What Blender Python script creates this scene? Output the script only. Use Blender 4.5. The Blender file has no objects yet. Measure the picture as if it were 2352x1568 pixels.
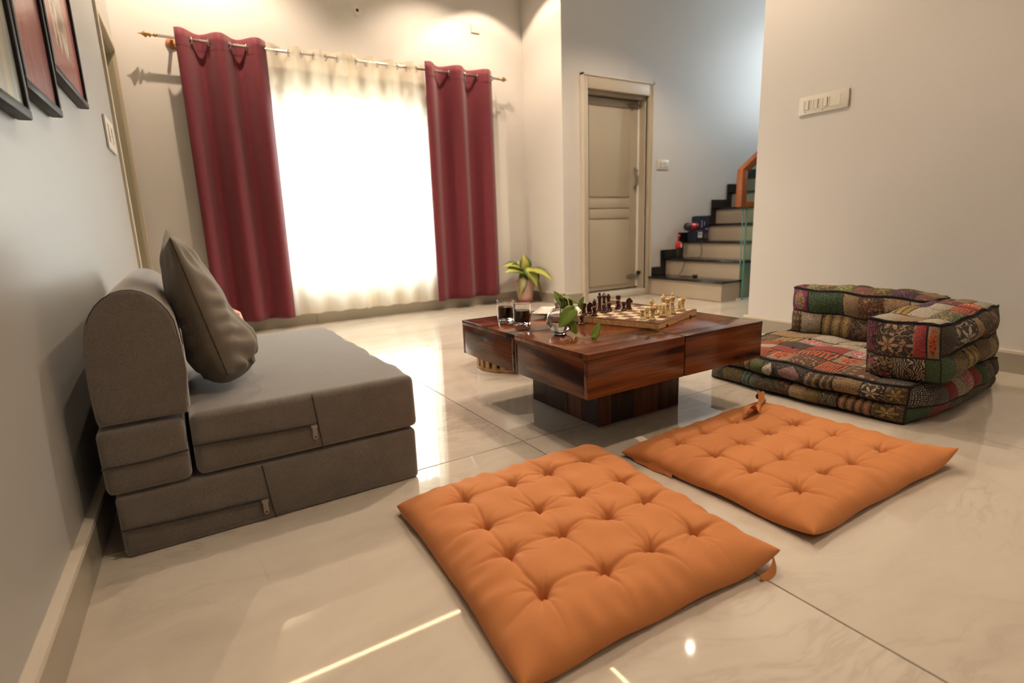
import bpy, bmesh, math, random
import numpy as np
from mathutils import Vector, Matrix
random.seed(7)
S = bpy.context.scene
COL = S.collection
PI = math.pi

# ------------------------------------------------------------------ camera, world, exposure
cam_d = bpy.data.cameras.new('camera'); cam = bpy.data.objects.new('camera', cam_d); COL.objects.link(cam)
Rm = Matrix(((0.8474275053, 0.1382883156, -0.5125845930),
             (-0.5298246793, 0.1585460215, -0.8331560288),
             (-0.0339474960, 0.9776193026, 0.2076248219)))
cam.matrix_world = Matrix.Translation((0, 0, 0.72)) @ Rm.to_4x4()
cam_d.sensor_width = 36.0; cam_d.sensor_fit = 'HORIZONTAL'; cam_d.lens = 19.0627
cam_d.clip_start = 0.02; cam_d.clip_end = 100
cam_d.dof.use_dof = True; cam_d.dof.focus_distance = 1.70; cam_d.dof.aperture_fstop = 2.6
S.camera = cam

w = bpy.data.worlds.new('sky'); S.world = w; w.use_nodes = True
bg = w.node_tree.nodes['Background']
bg.inputs[0].default_value = (0.86, 0.93, 1.0, 1); bg.inputs[1].default_value = SKY = 12.0

S.view_settings.view_transform = 'Standard'; S.view_settings.look = 'None'
S.view_settings.exposure = 0.6; S.view_settings.gamma = 1.0; S.view_settings.use_curve_mapping = False
S.cycles.use_denoising = True
S.cycles.use_adaptive_sampling = True; S.cycles.adaptive_threshold = 0.12; S.cycles.adaptive_min_samples = 20
S.cycles.max_bounces = 7; S.cycles.diffuse_bounces = 3; S.cycles.glossy_bounces = 3; S.cycles.transparent_max_bounces = 10; S.cycles.transmission_bounces = 7
S.cycles.sample_clamp_indirect = 6.0; S.cycles.caustics_reflective = False; S.cycles.caustics_refractive = False

def portal(name, loc, rot, sx, sy):
    l = bpy.data.lights.new(name, 'AREA'); l.shape = 'RECTANGLE'; l.size = sx; l.size_y = sy
    l.cycles.is_portal = True
    o = bpy.data.objects.new(name, l); COL.objects.link(o); o.location = loc; o.rotation_euler = rot
    return o
portal('window_portal', (1.375, 4.72, 1.02), (-PI/2, 0, 0), 1.32, 1.5)      # faces -y, into the room
portal('stair_window_portal', (7.35, 2.95, 2.6), (0, PI/2, 0), 1.3, 1.0)    # faces -x
WARM = (1.0, 0.77, 0.56)
#  downlights: x, y, z, watts, cone degrees; most added as unseen fill, reflections kept out of sight
LAMPS = [(0.42, 4.02, 3.0, 76, 122), (2.10, 3.95, 3.0, 56, 115), (2.58, 4.08, 3.0, 37, 100), (1.0, 2.2, 3.0, 22, 105),
         (2.20, 2.3, 3.0, 64, 120), (0.8, 0.5, 3.0, 50, 96), (1.9, 0.4, 3.0, 24, 106), (1.2, -1.4, 3.0, 24, 110), (3.43, 2.74, 3.0, 64, 120)]

# ------------------------------------------------------------------ node helpers
class NT:
    def __init__(s, name, rough=0.6, col=(0.8, 0.8, 0.8), **kw):
        s.m = bpy.data.materials.new(name); s.m.use_nodes = True
        s.t = s.m.node_tree; s.b = s.t.nodes['Principled BSDF']; s.out = s.t.nodes['Material Output']
        s.set('Roughness', rough); s.set('Base Color', col)
        for k, v in kw.items(): s.set(k.replace('_', ' '), v)
    def set(s, k, v):
        i = s.b.inputs[k]
        if isinstance(v, bpy.types.NodeSocket): s.t.links.new(v, i)
        elif isinstance(v, tuple) and len(v) == 3 and i.type == 'RGBA': i.default_value = (*v, 1)
        else: i.default_value = v
    def n(s, typ, ins=None, **at):
        x = s.t.nodes.new('ShaderNode' + typ)
        for k, v in at.items(): setattr(x, k, v)
        for k, v in (ins or {}).items():
            i = x.inputs[k]
            if isinstance(v, bpy.types.NodeSocket): s.t.links.new(v, i)
            elif isinstance(v, tuple) and i.type == 'RGBA' and len(v) == 3: i.default_value = (*v, 1)
            else: i.default_value = v
        return x
    def ma(s, op, a, b=0.0, c=None):
        d = {0: a, 1: b}
        if c is not None: d[2] = c
        return s.n('Math', d, operation=op).outputs[0]
    def mix(s, f, a, b, bt='MIX'):
        x = s.n('Mix', {0: f}, data_type='RGBA', blend_type=bt)
        for i, v in ((6, a), (7, b)):
            if isinstance(v, bpy.types.NodeSocket): s.t.links.new(v, x.inputs[i])
            else: x.inputs[i].default_value = (*v, 1)
        return x.outputs[2]
    def ramp(s, f, stops, interp='LINEAR'):
        x = s.n('ValToRGB', {0: f}); r = x.color_ramp; r.interpolation = interp
        while len(r.elements) < len(stops): r.elements.new(0.5)
        for e, (p, c) in zip(r.elements, stops):
            e.position = p; e.color = (*c, 1) if isinstance(c, tuple) else (c, c, c, 1)
        return x.outputs[0]
    def obj(s): return s.n('TexCoord').outputs['Object']
    def uv(s): return s.n('TexCoord').outputs['UV']
    def rnd(s): return s.n('ObjectInfo').outputs['Random']
    def map(s, v, scale=(1, 1, 1), loc=(0, 0, 0), rot=(0, 0, 0)):
        return s.n('Mapping', {0: v, 1: loc, 2: rot, 3: scale}).outputs[0]
    def noise(s, v, scale, detail=2.0, rough=0.5, dist=0.0):
        return s.n('TexNoise', {'Vector': v, 'Scale': scale, 'Detail': detail, 'Roughness': rough, 'Distortion': dist}).outputs[0]
    def bump(s, h, strength=0.3, dist=0.002):
        s.set('Normal', s.n('Bump', {'Height': h, 'Strength': strength, 'Distance': dist}).outputs[0])
    def roffset(s, v, amt=37.0):
        r = s.ma('MULTIPLY', s.rnd(), amt)
        c = s.n('CombineXYZ', {0: r, 1: s.ma('MULTIPLY', r, 1.7), 2: s.ma('MULTIPLY', r, 0.6)}).outputs[0]
        return s.n('VectorMath', {0: v, 1: c}, operation='ADD').outputs[0]
    def surf(s, sh): s.t.links.new(sh, s.out.inputs[0])

MAT = {}
def plain(name, col, rough=0.6, var=0.06, scale=6.0, **kw):
    k = NT(name, rough, col, **kw)
    nz = k.noise(k.obj(), scale, 3)
    k.set('Base Color', k.mix(nz, tuple(c*(1-var) for c in col), tuple(min(1, c*(1+var)) for c in col)))
    MAT[name] = k.m; return k

# walls: satin cream paint with faint roller texture
def wallpaint(name, col):
    k = NT(name, 0.42, col)
    nz = k.noise(k.obj(), 1.6, 4)
    k.set('Base Color', k.mix(nz, tuple(c*0.965 for c in col), tuple(c*1.03 for c in col)))
    k.bump(k.noise(k.obj(), 90, 3), 0.06, 0.002)
    k.set('Specular IOR Level', 0.42)
    MAT[name] = k.m
wallpaint('wall_paint', (0.665, 0.64, 0.61))
wallpaint('wall_paint_grey_dimmed', (0.41, 0.41, 0.40))  # left wall's grey, darkened further to put its lower brightness into the colour
wallpaint('ceiling_paint', (0.80, 0.78, 0.74))
plain('trim_cream', (0.64, 0.58, 0.49), 0.45)
plain('skirting_tile', (0.36, 0.325, 0.265), 0.25, 0.10, 5)
plain('door_paint', (0.46, 0.40, 0.30), 0.42, 0.03)
plain('frame_paint', (0.52, 0.455, 0.35), 0.42, 0.03)
plain('olive_paint', (0.34, 0.31, 0.22), 0.45, 0.03)
plain('white_plastic', (0.72, 0.68, 0.60), 0.35, 0.02)
plain('white_frame', (0.82, 0.82, 0.80), 0.4, 0.02)
plain('dark_plastic', (0.02, 0.018, 0.016), 0.4)
plain('granite_black', (0.016, 0.016, 0.017), 0.14, 0.4, 60)
plain('riser_tile', (0.47, 0.40, 0.31), 0.25, 0.06, 3)
plain('steel', (0.62, 0.60, 0.57), 0.28, 0.03, Metallic=1.0)
plain('zinc_bolt', (0.40, 0.35, 0.28), 0.4, 0.08, Metallic=0.8)
plain('brass', (0.45, 0.28, 0.12), 0.35, 0.08, Metallic=1.0)
plain('bracket_wood', (0.48, 0.20, 0.08), 0.45)
plain('rail_wood', (0.30, 0.095, 0.03), 0.35, 0.25, 14)
plain('grille_paint', (0.55, 0.55, 0.53), 0.5)
plain('frame_black', (0.014, 0.012, 0.012), 0.5, Specular_IOR_Level=0.2)
plain('outdoor_ground', (0.7, 0.68, 0.64), 0.9)
plain('grout', (0.12, 0.085, 0.055), 0.85)
plain('rubber_black', (0.02, 0.017, 0.015), 0.5)

# polished marble porcelain
k = NT('floor_tile', 0.06, (0.6, 0.52, 0.42)); v = k.roffset(k.obj(), 20)
warp = k.n('VectorMath', {0: v, 1: k.n('VectorMath', {0: k.n('TexNoise', {'Vector': v, 'Scale': 1.3, 'Detail': 3.0}).outputs[1], 'Scale': 0.55}, operation='SCALE').outputs[0]}, operation='ADD').outputs[0]
vm = k.map(warp, (1.0, 3.0, 1.0), rot=(0, 0, 0.2))
cl = k.noise(vm, 1.5, 6, 0.6)
base = k.ramp(cl, [(0.30, (0.50, 0.44, 0.365)), (0.5, (0.585, 0.525, 0.445)), (0.7, (0.635, 0.58, 0.50))])
ve = k.ma('ABSOLUTE', k.ma('SUBTRACT', k.noise(vm, 2.1, 5, 0.62), 0.5))
vein = k.ma('MULTIPLY', k.ramp(ve, [(0.0, 1.0), (0.018, 0.35), (0.05, 0.0)]), k.ramp(k.noise(v, 1.1, 2), [(0.42, 0.0), (0.7, 0.5)]))
k.set('Base Color', k.mix(vein, base, (0.36, 0.30, 0.23)))
k.set('Roughness', k.ramp(k.noise(v, 3.0, 3), [(0.3, 0.018), (0.8, 0.04)]))
k.set('Specular IOR Level', 0.9)
MAT['floor_tile'] = k.m

# woven upholstery
def woven(name, c, sc=700, var=0.25, rough=0.9, sheen=0.25):
    k = NT(name, rough, c, Sheen_Weight=sheen, Sheen_Roughness=0.5); v = k.obj()
    a = k.noise(k.map(v, (1, 1, 1)), sc, 2); b = k.noise(v, 18, 4)
    f = k.ma('ADD', k.ma('MULTIPLY', a, 0.75), k.ma('MULTIPLY', b, 0.25))
    k.set('Base Color', k.ramp(f, [(0.3, tuple(x*(1-var) for x in c)), (0.7, tuple(x*(1+var) for x in c))]))
    k.bump(a, 0.35, 0.0012); MAT[name] = k.m
woven('grey_fabric', (0.132, 0.112, 0.094), 420, 0.34, 0.9, 0.7)
woven('grey_seam', (0.022, 0.018, 0.015), 420, 0.2)
woven('pillow_fabric', (0.165, 0.140, 0.108), 500, 0.18)
woven('orange_fabric', (0.56, 0.205, 0.062), 650, 0.07, 0.85, 0.05)
woven('orange_thread', (0.66, 0.13, 0.03), 600, 0.1)
woven('red_curtain', (0.15, 0.011, 0.024), 260, 0.18, 0.75, 0.2)
woven('black_cloth', (0.013, 0.010, 0.010), 500, 0.3, 0.9, 0.0)

# sheer voile: real transmission, lets the outside light through
k = NT('sheer_voile', 0.9, (0.95, 0.88, 0.72))
tr = k.n('BsdfTransparent', {0: (1.0, 0.985, 0.95)}).outputs[0]
tl = k.n('BsdfTranslucent', {0: (0.92, 0.85, 0.70)}).outputs[0]
df = k.n('BsdfDiffuse', {0: (0.88, 0.81, 0.67)}).outputs[0]
m1 = k.n('MixShader', {0: 0.36, 1: tl, 2: df}).outputs[0]
k.surf(k.n('MixShader', {0: 0.70, 1: tr, 2: m1}).outputs[0]); MAT['sheer_voile'] = k.m

# glass
def glassmat(name, col=(1, 1, 1), ior=1.46, rough=0.0):
    k = NT(name, rough, col, Transmission_Weight=1.0, IOR=ior); MAT[name] = k.m
glassmat('clear_glass'); glassmat('water', (0.98, 1, 0.99), 1.33)
k = NT('dark_drink', 0.05, (0.010, 0.0025, 0.003)); nz = k.noise(k.obj(), 30, 2)
k.set('Base Color', k.mix(nz, (0.009, 0.002, 0.003), (0.013, 0.003, 0.004))); MAT['dark_drink'] = k.m
def panelglass(name, tint):
    k = NT(name, 0.0, tint)
    fr = k.ma('ADD', 0.04, k.ma('MULTIPLY', k.ma('POWER', k.n('LayerWeight', {0: 0.5}).outputs[1], 4.0), 0.6))
    k.surf(k.n('MixShader', {0: fr, 1: k.n('BsdfTransparent', {0: tint}).outputs[0], 2: k.n('BsdfGlossy', {0: (1, 1, 1), 'Roughness': 0.02}).outputs[0]}).outputs[0])
    MAT[name] = k.m
panelglass('rail_glass', (0.80, 0.94, 0.92)); panelglass('window_glass', (0.97, 0.99, 0.98))
k = NT('glass_edge', 0.15, (0.10, 0.27, 0.23)); nz = k.noise(k.obj(), 20, 2)
k.set('Base Color', k.mix(nz, (0.10, 0.26, 0.22), (0.13, 0.30, 0.26))); MAT['glass_edge'] = k.m
k = NT('frosted_pane', 0.5, (0.5, 0.5, 0.48)); k.surf(k.n('MixShader', {0: 0.85, 1: k.n('BsdfTranslucent', {0: (0.4, 0.42, 0.4)}).outputs[0], 2: k.n('BsdfDiffuse', {0: k.mix(k.noise(k.obj(), 30), (0.45, 0.45, 0.42), (0.5, 0.5, 0.47))}).outputs[0]}).outputs[0]); MAT['frosted_pane'] = k.m

# rosewood: long bands of heartwood and sapwood along local x
def rosewood(name, dark, mid, light, sx=0.9, sy=7.0, rough=0.13, lo=0.40):
    k = NT(name, rough, mid, Coat_Weight=0.0, Specular_IOR_Level=0.42); v = k.roffset(k.obj(), 60)
    big = k.noise(k.map(v, (sx, sy, sy)), 1.0, 1.0, 0.35, 0.9)
    rings = k.n('TexWave', {'Vector': k.map(v, (0.4, 6, 6)), 'Scale': 1.1, 'Distortion': 3.0, 'Detail': 2.0, 'Detail Scale': 0.8}, wave_type='RINGS').outputs[1]
    f = k.ma('ADD', k.ma('MULTIPLY', big, 0.93), k.ma('MULTIPLY', rings, 0.07))
    c = k.ramp(f, [(lo-0.10, dark), (lo+0.02, tuple(x*1.6 for x in dark)), (lo+0.06, mid), (lo+0.2, light), (lo+0.29, mid), (lo+0.34, dark)])
    fine = k.noise(k.map(v, (6, 160, 160)), 1.0, 3)
    c = k.mix(1.0, c, k.ramp(fine, [(0.3, 0.72), (0.65, 1.08)]), 'MULTIPLY')
    k.set('Base Color', c); k.bump(fine, 0.05, 0.001); MAT[name] = k.m
rosewood('rosewood', (0.022, 0.006, 0.0035), (0.135, 0.037, 0.012), (0.205, 0.064, 0.021), 0.8, 5.6, 0.15)
rosewood('rosewood_dark', (0.012, 0.004, 0.003), (0.045, 0.012, 0.006), (0.075, 0.02, 0.009), 0.8, 5.0, 0.2)
rosewood('rosewood_plank', (0.025, 0.007, 0.004), (0.09, 0.025, 0.010), (0.13, 0.038, 0.015), 0.8, 5.0, 0.2)
rosewood('board_side', (0.60, 0.38, 0.17), (0.70, 0.47, 0.23), (0.74, 0.51, 0.26), 2.0, 30.0, 0.35)
rosewood('board_dark', (0.09, 0.03, 0.014), (0.17, 0.065, 0.03), (0.22, 0.09, 0.045), 3.0, 30.0, 0.4)
rosewood('board_light', (0.55, 0.46, 0.30), (0.62, 0.53, 0.36), (0.66, 0.57, 0.40), 3.0, 30.0, 0.4)
rosewood('piece_dark', (0.030, 0.008, 0.005), (0.075, 0.020, 0.011), (0.10, 0.03, 0.015), 6.0, 30.0, 0.3)
rosewood('piece_light', (0.58, 0.42, 0.20), (0.68, 0.50, 0.26), (0.72, 0.55, 0.30), 6.0, 30.0, 0.35)
rosewood('stool_slat', (0.30, 0.16, 0.06), (0.42, 0.25, 0.11), (0.5, 0.32, 0.15), 2.0, 20.0, 0.5)

# leaves
def leafmat(name, edge, mid, patch, amt):
    k = NT(name, 0.38, edge); u = k.n('SeparateXYZ', {0: k.uv()}); 
    d = k.ma('ABSOLUTE', k.ma('SUBTRACT', u.outputs[0], 0.5))
    nz = k.noise(k.roffset(k.uv(), 9), 9, 4, 0.6)
    f = k.ma('ADD', d, k.ma('MULTIPLY', k.ma('SUBTRACT', nz, 0.5), 0.5))
    c = k.ramp(f, [(0.0, mid), (amt, patch), (amt+0.10, edge)])
    rib = k.ramp(d, [(0.0, 1.0), (0.02, 0.0)])
    k.set('Base Color', k.mix(k.ma('MULTIPLY', rib, 0.5), c, tuple(min(1, x*1.5) for x in mid)))
    k.set('Subsurface Weight', 0.0); MAT[name] = k.m
leafmat('dieffenbachia_leaf', (0.06, 0.13, 0.022), (0.50, 0.48, 0.12), (0.40, 0.42, 0.09), 0.28)
leafmat('pothos_leaf', (0.15, 0.25, 0.03), (0.22, 0.33, 0.05), (0.18, 0.29, 0.04), 0.3)
leafmat('old_leaf', (0.12, 0.12, 0.02), (0.26, 0.24, 0.06), (0.2, 0.19, 0.04), 0.3)
plain('stem_green', (0.30, 0.34, 0.09), 0.5, 0.15, 40)
plain('twig', (0.10, 0.06, 0.03), 0.7)
plain('root', (0.55, 0.45, 0.25), 0.6)
plain('pot_pink', (0.68, 0.44, 0.39), 0.45, 0.04)
plain('saucer_red', (0.36, 0.09, 0.06), 0.45)
plain('soil', (0.05, 0.03, 0.02), 0.95)
plain('porcelain', (0.80, 0.74, 0.66), 0.15, 0.02)
plain('snack_orange', (0.75, 0.22, 0.03), 0.5, 0.2, 60)
plain('label_white', (0.78, 0.72, 0.62), 0.6, 0.03)
plain('box_navy', (0.012, 0.018, 0.05), 0.4, 0.3, 30)
plain('box_print', (0.32, 0.35, 0.42), 0.5)
plain('box_grey', (0.10, 0.10, 0.12), 0.5, 0.3, 40)
plain('gun_red', (0.50, 0.02, 0.02), 0.35)
plain('gun_pink', (0.65, 0.18, 0.18), 0.4)
plain('zip_metal', (0.32, 0.26, 0.23), 0.42, 0.08, Metallic=0.4)
k = NT('lamp_glow', 0.5, (1, 1, 1)); k.set('Emission Color', (1.0, 0.80, 0.52)); k.set('Emission Strength', 30.0); MAT['lamp_glow'] = k.m
k = NT('led_glow', 0.5, (1, 1, 1)); k.set('Emission Color', (1.0, 0.74, 0.42)); k.set('Emission Strength', 9.0); MAT['led_glow'] = k.m
k = NT('cool_glow', 0.5, (1, 1, 1)); k.set('Emission Color', (0.85, 0.95, 1.0)); k.set('Emission Strength', 9.0); MAT['cool_glow'] = k.m

# ------------------------------------------------------------------ mesh helpers
def box(bm, x0, x1, y0, y1, z0, z1, mtx=None):
    vs = [bm.verts.new(p) for p in ((x0,y0,z0),(x1,y0,z0),(x1,y1,z0),(x0,y1,z0),(x0,y0,z1),(x1,y0,z1),(x1,y1,z1),(x0,y1,z1))]
    if mtx is not None:
        for q in vs: q.co = mtx @ q.co
    fs = [bm.faces.new([vs[i] for i in f]) for f in ((3,2,1,0),(4,5,6,7),(0,1,5,4),(1,2,6,5),(2,3,7,6),(3,0,4,7))]
    return vs, fs
def bev(bm, r, seg=2, edges=None):
    bmesh.ops.bevel(bm, geom=list(edges or bm.edges), offset=r, segments=seg, profile=0.5, affect='EDGES', clamp_overlap=True)
def new(name, bm, mat, parent=None, smooth=False, loc=None, rot=None):
    me = bpy.data.meshes.new(name)
    if isinstance(bm, bmesh.types.BMesh):
        bmesh.ops.recalc_face_normals(bm, faces=bm.faces); bm.to_mesh(me); bm.free()
    else: me = bm
    if mat: me.materials.append(MAT[mat])
    if smooth: me.polygons.foreach_set('use_smooth', [True]*len(me.polygons))
    o = bpy.data.objects.new(name, me); COL.objects.link(o)
    if parent: o.parent = parent
    if loc: o.location = loc
    if rot: o.rotation_euler = rot
    return o
def autosmooth(o, ang=35):
    me = o.data; me.polygons.foreach_set('use_smooth', [True]*len(me.polygons))
    try: me.set_sharp_from_angle(angle=math.radians(ang))
    except Exception: pass
    return o
def bxo(name, mat, x0, x1, y0, y1, z0, z1, parent=None, r=0.0, seg=2):
    """box object with its origin in the middle of its footprint"""
    bm = bmesh.new(); cx, cy = (x0+x1)/2, (y0+y1)/2
    box(bm, x0-cx, x1-cx, y0-cy, y1-cy, 0, z1-z0)
    if r: bev(bm, r, seg)
    o = new(name, bm, mat, parent, loc=(cx, cy, z0))
    if r: autosmooth(o)
    return o
def rel(o, parent):
    """re-express a world-placed object under a parent that is only translated / rotated"""
    mw = o.matrix_basis.copy(); o.parent = parent; o.matrix_basis = parent.matrix_basis.inverted() @ mw
    return o
def tag(o, label, cat, group=None, kind=None):
    o['label'] = label; o['category'] = cat
    if group: o['group'] = group
    if kind: o['kind'] = kind
    return o
def struct(o): o['kind'] = 'structure'; return o
def thing(name, label, cat, loc=(0, 0, 0), rz=0.0, group=None):
    o = bpy.data.objects.new(name, None); COL.objects.link(o); o.location = loc; o.rotation_euler = (0, 0, rz)
    o.empty_display_size = 0.05
    return tag(o, label, cat, group)
def lathe(bm, prof, seg=24, cap=True):
    rings = []
    for r, z in prof:
        rings.append([bm.verts.new((r*math.cos(2*PI*i/seg), r*math.sin(2*PI*i/seg), z)) for i in range(seg)])
    for a, b in zip(rings, rings[1:]):
        for i in range(seg): bm.faces.new((a[i], a[(i+1) % seg], b[(i+1) % seg], b[i]))
    if cap:
        bm.faces.new(rings[0][::-1]); bm.faces.new(rings[-1])
    return rings
def tube(bm, pts, r, seg=8, cap=True):
    pts = [Vector(p) for p in pts]; rs = r if isinstance(r, (list, tuple)) else [r]*len(pts)
    rings = []; up = Vector((0, 0, 1))
    for i, p in enumerate(pts):
        t = (pts[min(i+1, len(pts)-1)] - pts[max(i-1, 0)]).normalized()
        a = t.cross(up)
        if a.length < 1e-3: a = t.cross(Vector((0, 1, 0)))
        a.normalize(); b = a.cross(t).normalized()
        rings.append([bm.verts.new(p + (a*math.cos(2*PI*j/seg) + b*math.sin(2*PI*j/seg))*rs[i]) for j in range(seg)])
    for q, s2 in zip(rings, rings[1:]):
        for j in range(seg): bm.faces.new((q[j], q[(j+1) % seg], s2[(j+1) % seg], s2[j]))
    if cap:
        bm.faces.new(rings[0][::-1]); bm.faces.new(rings[-1])
def prism(bm, poly, axis, a, b):
    """extrude a 2-D polygon; axis 'y': poly is (x,z), 'x': poly is (y,z), 'z': poly is (x,y)"""
    def P(p, t): return {'y': (p[0], t, p[1]), 'x': (t, p[0], p[1]), 'z': (p[0], p[1], t)}[axis]
    A = [bm.verts.new(P(p, a)) for p in poly]; B = [bm.verts.new(P(p, b)) for p in poly]
    bm.faces.new(A); bm.faces.new(B[::-1])
    for i in range(len(poly)):
        j = (i+1) % len(poly); bm.faces.new((A[j], A[i], B[i], B[j]))
def grid_mesh(name, V, nu, nv, uv=None, closed=False):
    """V: array (nu*nv,3)"""
    F = []
    for i in range(nu-1):
        for j in range(nv-1):
            F.append((i*nv+j, (i+1)*nv+j, (i+1)*nv+j+1, i*nv+j+1))
    me = bpy.data.meshes.new(name); me.from_pydata([tuple(p) for p in V], [], F)
    if uv is not None:
        l = me.uv_layers.new(name='UVMap')
        idx = np.empty(len(me.loops), dtype=np.int32); me.loops.foreach_get('vertex_index', idx)
        l.data.foreach_set('uv', np.asarray(uv, dtype=np.float32)[idx].ravel())
    me.update(); return me
def copy_tree(o, parent=None):
    c = o.copy(); COL.objects.link(c); c.parent = parent
    for ch in list(o.children): copy_tree(ch, c)
    return c

# ------------------------------------------------------------------ the setting
LO, LR = (-0.310, 0.0, 0.0), -0.04098          # left wall frame: local x points into the room, local y runs along the wall
def LW(s, n, z=0.0):
    c, q = math.cos(LR), math.sin(LR)
    return (LO[0] + n*c - s*q, n*q + s*c, z)
YW, YD, XP, XR, ZC = 4.56, 3.96, 3.02, 3.15, 3.0   # window wall, door wall, pier face, right wall, ceiling

# floor: grout bed with large polished tiles
fl = struct(bxo('floor', 'grout', -0.55, 7.4, -2.5, 4.62, -0.12, -0.004))
tx = [-0.40, 0.937, 2.135, 3.333, 4.531, 5.729, 7.2]; ty = [-2.45, -2.127, -0.327, 1.473, 3.273, 4.60]
for i in range(len(tx)-1):
    for j in range(len(ty)-1):
        bm = bmesh.new(); g = 0.0016
        hx, hy = (tx[i+1]-tx[i])/2-g, (ty[j+1]-ty[j])/2-g
        box(bm, -hx, hx, -hy, hy, 0, 0.0045)
        bev(bm, 0.0007, 1, [e for e in bm.edges if all(v.co.z > 0.004 for v in e.verts)])
        t = new('floor_tile', bm, 'floor_tile', loc=((tx[i]+tx[i+1])/2, (ty[j]+ty[j+1])/2, -0.0045)); rel(t, fl)

# left wall with a doorway near the window corner
bm = bmesh.new()
box(bm, -0.15, 0, -2.5, 3.755, 0, ZC); box(bm, -0.15, 0, 3.755, 4.465, 1.885, ZC); box(bm, -0.15, 0, 4.465, 4.75, 0, ZC)
wl = struct(new('wall_left', bm, 'wall_paint_grey_dimmed', loc=LO, rot=(0, 0, LR)))
# window wall with the window opening and the vent lights above it
WX0, WX1, WZ0, WZ1, VZ0, VZ1 = 0.72, 2.03, 0.30, 1.74, 1.80, 1.925
bm = bmesh.new()
box(bm, -0.5, WX0, YW, YW+0.16, 0, ZC); box(bm, WX1, XP, YW, YW+0.16, 0, ZC)
box(bm, WX0, WX1, YW, YW+0.16, 0, WZ0); box(bm, WX0, WX1, YW, YW+0.16, WZ1, VZ0); box(bm, WX0, WX1, YW, YW+0.16, VZ1, ZC)
struct(new('wall_window', bm, 'wall_paint'))
# pier and door wall: one block that steps into the room
DX0, DX1, DZ = 3.284, 4.035, 1.875
bm = bmesh.new()
box(bm, XP, DX0, YD, 4.76, 0, ZC); box(bm, DX0, DX1, YD, 4.76, DZ, ZC); box(bm, DX0, DX1, YD+0.14, 4.76, 0, DZ); box(bm, DX1, 7.4, YD, 4.76, 0, ZC)
box(bm, 4.6, 7.4, YD, 4.76, ZC, 4.5)
struct(new('wall_door', bm, 'wall_paint'))
struct(bxo('wall_right', 'wall_paint', XR, XR+0.16, -2.5, 2.165, 0, ZC))
struct(bxo('wall_rear', 'wall_paint', -0.75, 7.4, -2.66, -2.5, 0, 4.5))
bm = bmesh.new()          # stair hall end wall with a high window
box(bm, 7.2, 7.36, -2.5, 2.45, 0, 4.5); box(bm, 7.2, 7.36, 3.45, YD, 0, 4.5); box(bm, 7.2, 7.36, 2.45, 3.45, 0, 1.95); box(bm, 7.2, 7.36, 2.45, 3.45, 3.25, 4.5)
struct(new('wall_stair_hall', bm, 'wall_paint'))
# ceiling: flat slab over the room, a higher one over the stairs
bm = bmesh.new()
box(bm, -0.75, 4.6, -2.66, 4.76, ZC, ZC+0.15); box(bm, 4.6, 7.4, -2.66, 4.76, 4.5, 4.65); box(bm, 4.55, 4.6, -2.5, YD, ZC+0.15, 4.5)
struct(new('ceiling', bm, 'ceiling_paint'))
struct(bxo('terrace_ground', 'outdoor_ground', -4, 12, 4.8, 12, -0.3, -0.15))

# baseboards: tile skirting with a cream cap, jointed like the floor tiles
def skirt(name, x0, x1, y0, y1, cuts, axis, h=0.10, cap=0.012):
    """axis: the direction it runs; the pieces are children"""
    root = bxo(name, 'trim_cream', x0, x1, y0, y1, h-cap, h); struct(root)
    a, b = (x0, x1) if axis == 'x' else (y0, y1)
    c = [a] + [q for q in cuts if a < q < b] + [b]
    for p, q in zip(c, c[1:]):
        if axis == 'x': o = bxo('skirting_tile', 'skirting_tile', p+0.0012, q-0.0012, y0, y1, 0, h-cap)
        else: o = bxo('skirting_tile', 'skirting_tile', x0, x1, p+0.0012, q-0.0012, 0, h-cap)
        rel(o, root)
    return root
skirt('baseboard_window', -0.12, XP, YW-0.02, YW, [0.945, 2.10], 'x')
skirt('baseboard_pier_side', XP-0.02, XP, YD-0.02, YW-0.02, [], 'y')
skirt('baseboard_pier', XP-0.02, 3.232, YD-0.02, YD, [], 'x')
skirt('baseboard_right', XR-0.021, XR, -2.49, 2.185, [-0.327, 1.473], 'y')
root = new('baseboard_left', (lambda bm: (box(bm, 0, 0.021, -2.4, 3.70, 0.088, 0.10), bm)[1])(bmesh.new()), 'trim_cream', loc=LO, rot=(0, 0, LR)); struct(root)
for p, q in ((-2.4, -0.327), (-0.327, 1.473), (1.473, 3.273), (3.273, 3.70)):
    bm = bmesh.new(); box(bm, 0, 0.021, p+0.001, q-0.001, 0, 0.088); new('skirting_tile', bm, 'skirting_tile', root)

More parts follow.
